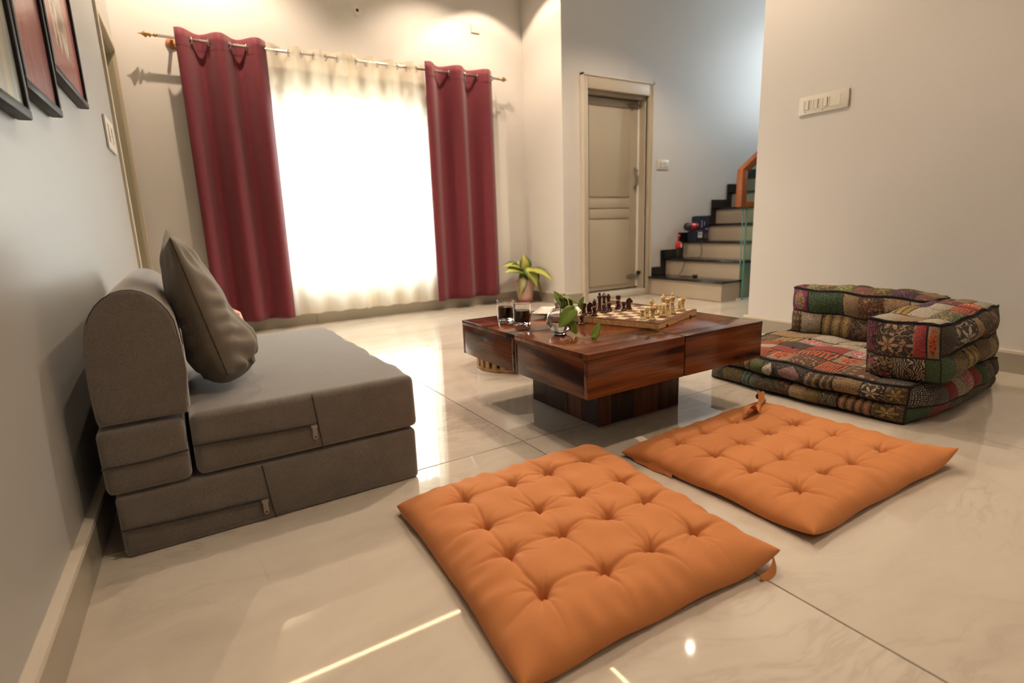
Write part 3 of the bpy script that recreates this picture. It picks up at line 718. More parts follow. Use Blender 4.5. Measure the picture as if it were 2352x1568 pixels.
for i, (a, b, r_) in enumerate(((-0.02, -0.045, 0.2), (0.0, -0.05, 1.2), (-0.005, -0.03, 2.2), (0.015, -0.038, 0.8), (-0.03, -0.055, 2.8), (0.01, -0.055, 1.7))):
    bm = bmesh.new(); tube(bm, [(-0.022, 0, 0), (-0.01, 0.002, 0.002), (0.008, -0.001, 0.003), (0.024, 0.002, 0)], [0.002, 0.0045, 0.0045, 0.002], 8)
    o = new('snack_stick', bm, 'snack_orange', smooth=True)
    ca, sa = math.cos(0.75), math.sin(0.75)
    o.location = (pc[0]+a*ca-b*sa, pc[1]+a*sa+b*ca, TZ+0.0145+0.004*(i % 3)); o.rotation_euler = (0, rs.uniform(-.15, .15), r_)
    tag(o, 'orange snack stick on the white square plate', 'snack', 'orange snack sticks on the plate')

# ------------------------------------------------------------------ bubble vase with pothos cutting
VX, VY = 1.143, 1.529
vs = thing('bubble_vase', 'round clear glass bubble vase of water on the table', 'vase', (VX, VY, TZ))
R = 0.0485
def ball(R_, a0, a1, k): return [(R_*math.sin(a), R+R_*-math.cos(a)) for a in np.linspace(a0, a1, k)]
outer = [(0.022, 0.0006)] + [(r, max(0.0012, z)) for r, z in ball(R, 0.50, PI-0.40, 22)] + [(0.0175, 0.103), (0.0180, 0.118), (0.0205, 0.126)]
inner = [(0.0188, 0.126), (0.0162, 0.117), (0.0158, 0.102)] + [(r, z) for r, z in ball(R-0.0022, PI-0.40, 0.12, 22)] + [(0.001, 0.0035)]
bm = bmesh.new(); lathe(bm, outer+inner, 40); autosmooth(new('vase_glass', bm, 'clear_glass', vs), 32)
bm = bmesh.new(); wp = [(0.001, 0.0040)] + ball(R-0.0026, 0.12, 1.98, 16); wp.append((0.001, wp[-1][1])); lathe(bm, wp, 40, cap=False)
autosmooth(new('water', bm, 'water', vs), 60)
RT, UP, FW = Vector((0.847, -0.530, -0.034)), Vector((0.138, 0.1585, 0.9776)), Vector((0.5126, 0.8332, -0.2076))
def vp(px, py, d=0.0):       # offsets around the vase: right / up / away, in millimetre-sized steps
    return Vector((VX, VY, TZ)) + RT*((px-1286)/642.0) + UP*((766-py)/642.0) + FW*d
def leaf_mesh(base, tip, width, nrm, curl=0.15, heart=0.0, fold=0.25, n=11, m=7, droop=0.0):
    base, tip, nrm = Vector(base), Vector(tip), Vector(nrm)
    ax = tip-base; L_ = ax.length; t = ax.normalized(); s = t.cross(nrm).normalized(); nn = s.cross(t).normalized()
    V, UVs = [], []
    for i in range(n):
        q = i/(n-1)
        wq = (math.sin(PI*min(1, q**0.62*1.0))**0.8)*(1-0.15*q) if q not in (0, 1) else 0.0
        for j in range(m):
            p = j/(m-1)*2-1
            back = heart*L_*(abs(p)**1.5)*(1-q)**3*-1.0
            pos = base + t*(q*L_+back) + s*(p*width/2*wq) + nn*(fold*abs(p)*width/2*wq) + nn*(-curl*L_*(q-0.0)**2+curl*L_*q) - Vector((0, 0, 1))*droop*L_*q*q
            V.append(pos); UVs.append((j/(m-1), q))
    return grid_mesh('leaf', V, n, m, UVs)
po = thing('pothos_cutting', 'trailing pothos cutting with green heart leaves growing from the glass vase', 'plant', (VX, VY, TZ))
def pleaf(b, t, wd, nr, mat='pothos_leaf', **kw):
    o = rel(new('leaf', leaf_mesh(b, t, wd, nr, **kw), mat, smooth=True), po)
    sm = o.modifiers.new('thick', 'SOLIDIFY'); sm.thickness = 0.0008; return o
TOC = -FW
pleaf(vp(1292, 700, -.005), vp(1271, 668, -.005), 0.034, TOC+RT*0.5, heart=0.25, fold=0.3)
pleaf(vp(1291, 686), vp(1331, 701, .01), 0.028, UP+TOC*0.5, fold=0.5, curl=0.3, heart=0.1)
pleaf(vp(1300, 690, .012), vp(1312, 718, .012), 0.05, TOC-RT*0.4, mat='old_leaf', fold=0.2, heart=0.2)
pleaf(vp(1335, 697, .02), vp(1343, 680, .01), 0.018, TOC-RT*0.7, heart=0.3, fold=0.2)
pleaf(vp(1334, 694, .02), vp(1339, 713, .02), 0.020, TOC-RT*0.4, heart=0.2, fold=0.2)
pleaf(vp(1309, 715, -.062), vp(1279, 754, -.070), 0.056, TOC+UP*0.2, heart=0.25, fold=0.12, curl=0.1)
pleaf(vp(1306, 735, -.06), vp(1317, 728, -.045), 0.03, TOC+RT*0.6, heart=0.2, fold=0.2)
pleaf(vp(1306, 742, -.055), vp(1321, 768, -.04), 0.034, TOC+RT*0.2, heart=0.3, fold=0.2)
pleaf(vp(1354, 775, -.113), vp(1367, 740, -.113), 0.030, TOC-RT*0.7, heart=0.2, fold=0.15, curl=0.05)
bm = bmesh.new(); tube(bm, [vp(1285, 730), vp(1289, 700), vp(1292, 686, -.005), vp(1297, 683, -.02), vp(1302, 692, -.045), vp(1304, 715, -.06), vp(1305, 737, -.066), vp(1308, 750, -.06), vp(1309, 763, -.065), vp(1314, 773, -.088), vp(1326, 776, -.100), vp(1340, 776, -.108), vp(1350, 775, -.112), vp(1356, 768, -.112)], 0.0016, 7)
rel(new('stem', bm, 'stem_green', smooth=True), po)
bm = bmesh.new(); tube(bm, [vp(1292, 688), vp(1290, 680), vp(1288, 674)], 0.0010, 6); rel(new('twig_end', bm, 'twig'), po)
bm = bmesh.new(); tube(bm, [vp(1302, 704, -.05), vp(1299, 702, -.055), vp(1297, 700, -.055)], 0.0010, 6); rel(new('twig_end', bm, 'twig'), po)
bm = bmesh.new(); tube(bm, [vp(1314, 773, -.088), vp(1310, 777, -.104), vp(1308, 780, -.118), vp(1310, 783, -.128)], [0.0014, 0.0013, 0.001, 0.0007], 6); rel(new('tendril', bm, 'root', smooth=True), po)
bm = bmesh.new(); tube(bm, [vp(1331, 700, .012), vp(1326, 696, .014), vp(1320, 695, .01), vp(1334, 695, .02)], 0.0009, 6); rel(new('petiole', bm, 'stem_green', smooth=True), po)
for i in range(5):
    a = rs.uniform(0, 6.28); bm = bmesh.new()
    tube(bm, [vp(1285, 728), vp(1285+6*math.cos(a), 735, .006*math.sin(a)), vp(1285+14*math.cos(a), 730+rs.uniform(-4, 6), .018*math.sin(a))], 0.0007, 5); rel(new('root', bm, 'root', smooth=True), po)

# ------------------------------------------------------------------ embroidered patchwork floor sofa
BLK = (0.013, 0.010, 0.010); TAN = (0.40, 0.265, 0.14); CRM = (0.52, 0.43, 0.31); GLD = (0.33, 0.21, 0.06); GRN = (0.018, 0.085, 0.03)
RED = (0.34, 0.018, 0.025); PNK = (0.50, 0.05, 0.12); MAG = (0.26, 0.012, 0.13); ORG = (0.66, 0.10, 0.018); PRP = (0.16, 0.03, 0.20); GRY = (0.24, 0.22, 0.19); OLV = (0.06, 0.10, 0.012); WHT = (0.60, 0.54, 0.45); BRN = (0.10, 0.045, 0.018)
def pat(name, kind, c1, c2, c3=None, sc=1.0, seed=0.0):
    """embroidered cloth: c1 ground, c2 motif, c3 accent; laid out in the patch's own UVs"""
    c3 = c3 or c2
    c1, c2, c3 = (tuple(min(1, x*1.08) for x in c) for c in (c1, c2, c3)); sc = sc if kind in ('flower', 'leaf', 'bands', 'bandsv') else sc*1.45
    k = NT('patch_'+name, 0.85, c1, Sheen_Weight=0.03); uv0 = k.uv()
    uv = k.map(uv0, (1, 1, 1), loc=(seed, seed*0.7, 0))
    s = k.n('SeparateXYZ', {0: uv0}); u, v = s.outputs[0], s.outputs[1]
    wob = k.noise(uv, 5*sc, 2)
    def th(x, a, b): return k.n('MapRange', {0: x, 1: a, 2: b}, clamp=True).outputs[0]
    def band(x, lo, hi): return k.ma('MULTIPLY', th(x, lo-0.02, lo+0.02), k.ma('SUBTRACT', 1.0, th(x, hi-0.02, hi+0.02)))
    if kind == 'flower':
        p = k.n('VectorMath', {0: k.n('VectorMath', {0: k.n('VectorMath', {0: uv0, 1: (sc, sc, 0)}, operation='MULTIPLY').outputs[0]}, operation='FRACTION').outputs[0], 1: (0.5, 0.5, 0)}, operation='SUBTRACT').outputs[0]
        q = k.n('SeparateXYZ', {0: p}); r = k.n('VectorMath', {0: p}, operation='LENGTH').outputs['Value']
        th_ = k.ma('ARCTAN2', q.outputs[1], q.outputs[0])
        pet = k.ma('ADD', 0.26, k.ma('MULTIPLY', k.ma('COSINE', k.ma('MULTIPLY', th_, 6.0)), 0.13))
        m2 = k.ma('SUBTRACT', 1.0, th(k.ma('SUBTRACT', r, pet), -0.015, 0.015))
        vein = th(k.ma('COSINE', k.ma('MULTIPLY', th_, 6.0)), -0.2, 0.1)
        m2 = k.ma('MULTIPLY', m2, k.ma('MAXIMUM', vein, th(r, 0.12, 0.14)))
        m3 = k.ma('SUBTRACT', 1.0, th(r, 0.06, 0.085))
        vine = band(k.ma('ADD', k.noise(uv, 4.5, 1), k.ma('MULTIPLY', r, 0.0)), 0.47, 0.53)
        m2 = k.ma('MAXIMUM', m2, k.ma('MULTIPLY', vine, th(r, 0.40, 0.44)))
        c = k.mix(m2, c1, c2); c = k.mix(m3, c, c3)
    elif kind == 'vine':
        wv = k.n('TexWave', {'Vector': uv, 'Scale': 1.5*sc, 'Distortion': 9.0, 'Detail': 1.0, 'Detail Scale': 1.6}).outputs[1]
        m2 = band(wv, 0.30, 0.78); c = k.mix(m2, c1, c2)
        vo = k.n('TexVoronoi', {'Vector': uv, 'Scale': 5*sc}).outputs[0]
        c = k.mix(k.ma('SUBTRACT', 1.0, th(vo, 0.16, 0.22)), c, c3)
    elif kind == 'dots':
        vo = k.n('TexVoronoi', {'Vector': uv, 'Scale': 7*sc, 'Randomness': 0.25}).outputs[0]
        c = k.mix(k.ma('SUBTRACT', 1.0, th(vo, 0.25, 0.32)), c1, c2); c = k.mix(k.ma('SUBTRACT', 1.0, th(vo, 0.08, 0.12)), c, c3)
    elif kind == 'roses':
        t = k.n('TexVoronoi', {'Vector': uv, 'Scale': 3.4*sc, 'Randomness': 0.75}); d = k.ma('ADD', t.outputs[0], k.ma('MULTIPLY', k.ma('SUBTRACT', k.noise(uv, 22*sc, 2), 0.5), 0.25))
        c = k.mix(band(k.noise(uv, 6*sc, 1), 0.45, 0.54), c1, c3); c = k.mix(k.ma('SUBTRACT', 1.0, th(d, 0.30, 0.36)), c, c2)
        c = k.mix(k.ma('SUBTRACT', 1.0, th(d, 0.08, 0.16)), c, tuple(x*0.55 for x in c2))
    elif kind in ('bands', 'bandsv'):
        x = u if kind == 'bands' else v; o = v if kind == 'bands' else u
        f = k.ma('FRACT', k.ma('MULTIPLY', x, 3.0*sc))
        z = k.ma('PINGPONG', k.ma('MULTIPLY', o, 9.0*sc), 0.5)
        c = k.mix(band(f, 0.12, 0.88), c1, c2)
        zz_ = k.ma('ABSOLUTE', k.ma('SUBTRACT', k.ma('ADD', f, k.ma('MULTIPLY', k.ma('SUBTRACT', z, 0.25), 0.6)), 0.5))
        c = k.mix(k.ma('SUBTRACT', 1.0, th(zz_, 0.05, 0.10)), c, c3)
        c = k.mix(k.ma('MAXIMUM', band(f, 0.19, 0.25), band(f, 0.75, 0.81)), c, c1)
    elif kind == 'leaf':
        p = k.ma('SUBTRACT', u, 0.5); q = k.ma('SUBTRACT', v, 0.5)
        e = k.ma('ADD', k.ma('MULTIPLY', k.ma('ABSOLUTE', p), 1.25), k.ma('MULTIPLY', k.ma('MULTIPLY', q, q), 2.0))
        c = k.mix(k.ma('SUBTRACT', 1.0, th(e, 0.44, 0.48)), c1, c2)
        c = k.mix(k.ma('MULTIPLY', band(wob, 0.46, 0.53), k.ma('SUBTRACT', 1.0, th(e, 0.40, 0.44))), c, c3)
    elif kind == 'tiger':
        wv = k.n('TexWave', {'Vector': uv, 'Scale': 2.0*sc, 'Distortion': 5.0, 'Detail': 2.0}).outputs[1]
        c = k.mix(th(wv, 0.45, 0.6), c2, c1); c = k.mix(band(wv, 0.2, 0.26), c, c3)
    else:
        c = k.mix(th(wob, 0.40, 0.62), c1, c2); c = k.mix(band(k.noise(uv, 9*sc, 1), 0.48, 0.53), c, c3)
    sp_ = k.noise(uv, 17*max(1.0, sc), 1)
    c = k.mix(k.ma('MULTIPLY', band(sp_, 0.43, 0.515), 0.85), c, BLK); c = k.mix(k.ma('MULTIPLY', band(k.noise(uv, 13*max(1.0, sc), 1), 0.56, 0.60), 0.55), c, (0.42, 0.28, 0.12))
    th2 = k.noise(uv, 55, 2)
    c = k.mix(1.0, c, k.ramp(th2, [(0.3, 0.55), (0.7, 1.12)]), 'MULTIPLY')
    k.set('Base Color', c); k.bump(th2, 0.6, 0.002); MAT['p_'+name] = k.m
pat('paisley', 'vine', BLK, GRY, CRM, 1.0); pat('trellis', 'vine', BLK, TAN, TAN, 0.7, 3); pat('tanplain', 'noise', TAN, (0.34, 0.21, 0.11), BRN)
pat('green', 'noise', OLV, (0.03, 0.06, 0.008), (0.10, 0.14, 0.02)); pat('whiteleaf', 'leaf', BLK, WHT, GRY); pat('pinkblot', 'leaf', BLK, (0.30, 0.10, 0.11), (0.16, 0.20, 0.20), 1.0, 2)
pat('ribbon', 'bands', BLK, BRN, TAN, 0.67); pat('heart', 'vine', TAN, BRN, BLK, 1.4, 5); pat('creamflor', 'flower', BLK, CRM, GLD, 1.0, 1); pat('goldflor', 'flower', (0.05, 0.03, 0.01), GLD, TAN, 1.0, 8)
pat('goldvine', 'vine', (0.06, 0.04, 0.015), GLD, TAN, 1.3, 2); pat('greenstripe', 'bands', (0.02, 0.03, 0.02), (0.02, 0.13, 0.06), GRY, 0.67); pat('silver', 'dots', (0.05, 0.05, 0.045), GRY, CRM, 1.2)
pat('roses', 'roses', BLK, (0.42, 0.03, 0.07), (0.10, 0.08, 0.02), 1.0); pat('weave', 'dots', TAN, (0.30, 0.2, 0.1), BRN, 0.6); pat('multi', 'roses', (0.25, 0.15, 0.03), (0.40, 0.08, 0.03), (0.1, 0.12, 0.03), 1.0, 4)
pat('scroll', 'vine', (0.02, 0.03, 0.012), (0.30, 0.22, 0.13), OLV, 0.5, 1); pat('tanstripe', 'bands', BLK, (0.36, 0.16, 0.07), TAN, 0.67); pat('magleaf', 'leaf', MAG, TAN, BRN); pat('dkgreen', 'noise', (0.006, 0.045, 0.016), GRN, (0.02, 0.11, 0.05))
pat('tanflor', 'vine', TAN, (0.12, 0.07, 0.04), CRM, 1.6, 7); pat('blackflor', 'roses', BLK, TAN, (0.3, 0.08, 0.02), 1.3, 9); pat('discs', 'dots', BRN, TAN, CRM, 0.32); pat('creamlace', 'vine', CRM, (0.10, 0.08, 0.06), WHT, 1.3, 3)
pat('goldstripe', 'bands', BRN, GLD, (0.45, 0.32, 0.12), 1.0); pat('nightflower', 'flower', BLK, (0.16, 0.05, 0.01), BRN, 1.0); pat('bigflower', 'flower', BLK, (0.46, 0.27, 0.14), (0.3, 0.09, 0.03), 1.35, 6); pat('redbead', 'dots', RED, (0.26, 0.01, 0.02), WHT, 0.5)
pat('orangetan', 'leaf', (0.30, 0.20, 0.13), ORG, BLK); pat('magenta', 'roses', BLK, PNK, MAG, 0.8); pat('roseflower', 'roses', BLK, PNK, TAN, 0.55, 3); pat('paleleaf', 'vine', BLK, CRM, GLD, 0.7, 1); pat('orange', 'tiger', ORG, BLK, RED, 1.0); pat('redspeck', 'dots', RED, BLK, CRM, 1.6)
pat('whitelace', 'vine', WHT, (0.16, 0.13, 0.10), CRM, 1.8, 2); pat('yellow', 'bands', BLK, (0.48, 0.32, 0.08), GLD, 1.0); pat('pinkwhite', 'leaf', (0.36, 0.26, 0.20), PNK, WHT); pat('charcoal', 'dots', BLK, (0.07, 0.06, 0.05), GRY, 1.5); pat('whitedots', 'dots', BLK, WHT, WHT, 1.0)
pat('purple', 'flower', BLK, PRP, PNK, 1.2); pat('lime', 'leaf', (0.14, 0.16, 0.03), (0.35, 0.34, 0.12), GRN); pat('pinktop', 'roses', (0.25, 0.03, 0.06), (0.45, 0.12, 0.16), GRN, 1.1); pat('orangeband', 'bandsv', RED, ORG, WHT, 0.67); pat('greenmix', 'roses', (0.02, 0.05, 0.02), (0.02, 0.16, 0.06), TAN, 1.0, 5); pat('rust', 'roses', BLK, (0.45, 0.10, 0.03), BRN, 0.9)

ps = thing('patchwork_floor_sofa', 'low corner floor sofa covered in dark embroidered patchwork by the right wall', 'sofa', (2.43, 1.17, 0))
def deform(p):
    x, y, z = p
    zt = min(1, max(0, z-0.02)/0.1)
    return Vector((x + 0.006*math.sin(9*y+13*z) + 0.004*math.sin(27*y+9*z), y + 0.006*math.sin(10*x+15*z)+0.003*math.sin(31*x), z + zt*(0.005*math.sin(11*x+7*y) + 0.0035*math.sin(29*y+5*x)+0.003*math.sin(33*x))))
def cushion_block(name, x0, x1, y0, y1, z0, z1, faces, bul, lob=None, taper=0.0):
    """puffed block; faces: dict face -> rows of (v0, v1, [(width, material)])"""
    fr = {'front': ((x0, y1, z0), (0, y0-y1, 0), (0, 0, z1-z0), (-1, 0, 0)), 'near': ((x0, y0, z0), (x1-x0, 0, 0), (0, 0, z1-z0), (0, -1, 0)),
          'top': ((x0, y1, z1), (0, y0-y1, 0), (x1-x0, 0, 0), (0, 0, 1)), 'far': ((x1, y1, z0), (x0-x1, 0, 0), (0, 0, z1-z0), (0, 1, 0)),
          'back': ((x1, y0, z0), (0, y1-y0, 0), (0, 0, z1-z0), (1, 0, 0)), 'under': ((x0, y0, z0), (0, y1-y0, 0), (x1-x0, 0, 0), (0, 0, -1))}
    lob = lob or {}
    def surf(f, u, v, off=0.0):
        O, U, V, N = (Vector(q) for q in fr[f]); b = bul.get(f, 0.0); L_ = lob.get(f, 1)
        vv = (v*L_) % 1.0 if 0 < v < 1 else 0.0
        bb = b*max(0, 1-abs(2*u-1)**3.5)*max(0, 1-abs(2*vv-1)**2.2)
        if f == 'under': bb = 0
        q_ = O + U*u + V*v + N*(bb+off)
        q_.y += taper*(q_.x-x0)/(x1-x0)*(y1-q_.y)/(y1-y0)
        return deform(q_)
    bm = bmesh.new(); n = 25
    for f in fr:
        g_ = [[bm.verts.new(surf(f, i/(n-1), j/(n-1))) for j in range(n)] for i in range(n)]
        for i in range(n-1):
            for j in range(n-1): bm.faces.new((g_[i][j], g_[i+1][j], g_[i+1][j+1], g_[i][j+1]))
    bmesh.ops.remove_doubles(bm, verts=bm.verts, dist=0.0008)
    body = rel(new(name, bm, 'black_cloth', smooth=True), ps)
    rs_ = random.Random(name)
    for f, rows in faces.items():
        for v0, v1, cells in rows:
            tot = sum(c[0] for c in cells); a = 0.0
            for wd, mt in cells:
                u0, u1 = a/tot, (a+wd)/tot; a += wd
                O, U, V, N = (Vector(q) for q in fr[f]); gu, gv = 0.0009/U.length, 0.0009/V.length
                j0, j1, k0, k1 = (rs_.uniform(-0.004, 0.004)/U.length for _ in range(4))
                m_ = 6; Vs, UVs = [], []
                for i in range(m_+1):
                    for j in range(m_+1):
                        p, q = i/m_, j/m_
                        uu = (u0+gu+j0*(1-q)+j1*q)*(1-p) + (u1-gu+k0*(1-q)+k1*q)*p; uu = min(max(uu, 0.006), 0.994)
                        vq = (v0+gv)*(1-q) + (v1-gv)*q
                        edge = 0 if i in (0, m_) or j in (0, m_) else 1
                        Vs.append(surf(f, uu, vq, 0.0003 + edge*(0.0026+0.0050*(1-(2*p-1)**2)*(1-(2*q-1)**2)))); UVs.append((p, q))
                o = new('patch', grid_mesh('patch', Vs, m_+1, m_+1, UVs), 'p_'+mt, smooth=True)
                o.parent = body; o.matrix_basis = (ps.matrix_basis @ body.matrix_basis).inverted()
    return body
cushion_block('base_cushion', 2.060, 2.800, 0.790, 1.580, 0.004, 0.142, {
  'front': [(0.03, 0.48, [(6, 'paisley'), (9, 'goldvine'), (4, 'greenstripe'), (4, 'silver'), (12, 'roses'), (6, 'weave'), (5, 'multi'), (6, 'scroll'), (5, 'tanstripe'), (5, 'tanstripe'), (9, 'goldflor')]),
            (0.52, 0.97, [(9, 'paisley'), (8, 'trellis'), (3, 'tanplain'), (6, 'green'), (6, 'whiteleaf'), (13, 'pinkblot'), (6, 'ribbon'), (5, 'ribbon'), (9, 'heart'), (8, 'creamflor'), (7, 'goldflor')])],
  'near':  [(0.03, 0.40, [(8, 'dkgreen'), (9, 'redspeck'), (7, 'paisley'), (9, 'roses'), (7, 'silver'), (9, 'scroll'), (8, 'rust')]),
            (0.44, 0.97, [(8, 'whitedots'), (8, 'silver'), (5, 'redspeck'), (5, 'creamlace'), (9, 'pinkwhite'), (5, 'redspeck'), (6, 'dkgreen'), (7, 'paisley'), (7, 'charcoal')])],
  'top':   [(0.02, 0.14, [(5, 'tanplain'), (8, 'goldflor'), (7, 'orange'), (8, 'orangetan'), (9, 'blackflor'), (8, 'orange'), (10, 'discs'), (10, 'silver')]),
            (0.15, 0.28, [(6, 'creamflor'), (9, 'whitelace'), (9, 'redspeck'), (14, 'orange'), (9, 'orangetan'), (9, 'whitelace'), (9, 'discs')]),
            (0.29, 0.41, [(5, 'charcoal'), (9, 'orange'), (10, 'charcoal'), (12, 'redspeck'), (9, 'pinkwhite'), (8, 'yellow'), (9, 'goldflor')]),
            (0.42, 0.56, [(6, 'trellis'), (9, 'yellow'), (11, 'pinkwhite'), (9, 'whitelace'), (10, 'whitelace'), (8, 'yellow'), (9, 'tanflor')]),
            (0.57, 0.74, [(8, 'tanplain'), (8, 'tanflor'), (9, 'whitelace'), (8, 'creamlace'), (9, 'creamflor'), (9, 'tanflor'), (9, 'goldflor')])],
  'far':   [(0.04, 0.48, [(1, 'goldvine')]*6), (0.52, 0.96, [(1, 'paisley')]*6)]},
  {'front': 0.030, 'near': 0.044, 'top': 0.018, 'far': 0.03, 'back': 0.015}, {'front': 2, 'near': 1, 'far': 2})
cushion_block('arm_cushion', 2.115, 2.800, 0.735, 0.962, 0.148, 0.352, {
  'front': [(0.03, 0.42, [(7, 'roseflower'), (7, 'paleleaf'), (3, 'dkgreen')]), (0.44, 0.97, [(3, 'magenta'), (10, 'bigflower'), (3, 'redbead'), (3, 'orangetan')])],
  'near':  [(0.03, 0.46, [(4, 'dkgreen'), (7, 'goldvine'), (7, 'goldstripe'), (7, 'goldvine'), (7, 'tanflor'), (6, 'goldflor')]), (0.50, 0.97, [(5, 'charcoal'), (10, 'creamflor'), (4, 'tanplain'), (9, 'rust'), (9, 'blackflor'), (6, 'charcoal')])],
  'top':   [(0.02, 0.18, [(6, 'whitelace'), (8, 'tanflor'), (7, 'whitelace')]), (0.19, 0.36, [(6, 'yellow'), (7, 'whitelace'), (8, 'greenmix')]), (0.37, 0.54, [(6, 'purple'), (7, 'whitelace'), (8, 'orange')]), (0.55, 0.76, [(6, 'purple'), (8, 'pinktop'), (8, 'orangeband')]), (0.77, 0.98, [(6, 'goldflor'), (8, 'tanflor'), (7, 'whitelace')])],
  'far':   [(0.5, 0.97, [(1, 'magenta'), (1, 'tanflor'), (1, 'blackflor'), (1, 'tanflor')]), (0.05, 0.46, [(1, 'goldstripe')]*4)]},
  {'front': 0.020, 'near': 0.040, 'top': 0.014, 'far': 0.012, 'back': 0.02}, {'near': 2}, taper=0.062)
cushion_block('back_cushion', 2.635, 2.806, 0.966, 1.560, 0.146, 0.366, {
  'front': [(0.02, 0.49, [(5, 'discs'), (9, 'creamlace'), (13, 'goldstripe'), (14, 'nightflower'), (8, 'tanflor'), (8, 'creamlace')]), (0.52, 0.97, [(8, 'magleaf'), (16, 'dkgreen'), (7, 'tanflor'), (10, 'blackflor'), (10, 'tanplain'), (8, 'creamlace')])],
  'top':   [(0.04, 0.48, [(5, 'magenta'), (7, 'lime'), (8, 'goldflor'), (9, 'lime'), (8, 'pinktop'), (9, 'goldflor'), (9, 'purple'), (8, 'pinktop')]), (0.52, 0.96, [(7, 'tanflor'), (8, 'pinktop'), (9, 'pinktop'), (7, 'charcoal'), (9, 'lime'), (9, 'goldflor'), (9, 'tanflor')])],
  'far':   [(0.02, 0.49, [(3, 'rust'), (4, 'blackflor')]), (0.52, 0.97, [(3, 'magenta'), (4, 'charcoal')])]},
  {'front': 0.016, 'near': 0.0, 'top': 0.012, 'far': 0.016, 'back': 0.02}, {'front': 2})
# ragged piping along the crowns of the cushions
for body, pts in (('arm', [(2.115, 0.962, 0.353), (2.115, 0.735, 0.353), (2.45, 0.765, 0.353), (2.80, 0.797, 0.353)]), ('arm', [(2.115, 0.962, 0.353), (2.3, 0.962, 0.353), (2.63, 0.962, 0.353)]),
                  ('back', [(2.635, 0.966, 0.367), (2.635, 1.26, 0.367), (2.635, 1.56, 0.367), (2.806, 1.56, 0.367), (2.806, 1.2, 0.367), (2.806, 0.966, 0.367)]),
                  ('base', [(2.060, 1.580, 0.143), (2.060, 1.18, 0.143), (2.060, 0.790, 0.143), (2.43, 0.790, 0.143), (2.80, 0.790, 0.143)]), ('base', [(2.06, 1.58, 0.143), (2.45, 1.58, 0.143), (2.80, 1.58, 0.143)])):
    P_ = [Vector(p) for p in pts]; out = []; rad = []
    for a, b in zip(P_, P_[1:]):
        m_ = max(4, int((b-a).length/0.012))
        for i in range(m_):
            q = a.lerp(b, i/m_); out.append(deform(q) + Vector((rs.uniform(-.0015, .0015), rs.uniform(-.0015, .0015), rs.uniform(-.001, .002)))); rad.append(rs.uniform(0.0022, 0.0048))
    bm = bmesh.new(); tube(bm, out, rad, 6); rel(new('piping', bm, 'black_cloth', smooth=True), ps)
for p, mt in ():
    bm = bmesh.new(); bmesh.ops.create_icosphere(bm, subdivisions=2, radius=0.011); o = new('corner_tuft', bm, None, smooth=True, loc=p); o.data.materials.append(MAT['p_magenta']); rel(o, ps)
for p in ((2.45, 1.36, 0.158), (2.25, 1.32, 0.157), (2.25, 1.08, 0.158), (2.45, 1.12, 0.159)):
    bm = bmesh.new(); bmesh.ops.create_icosphere(bm, subdivisions=1, radius=0.009); o = new('tuft_button', bm, 'black_cloth', loc=p); rel(o, ps)

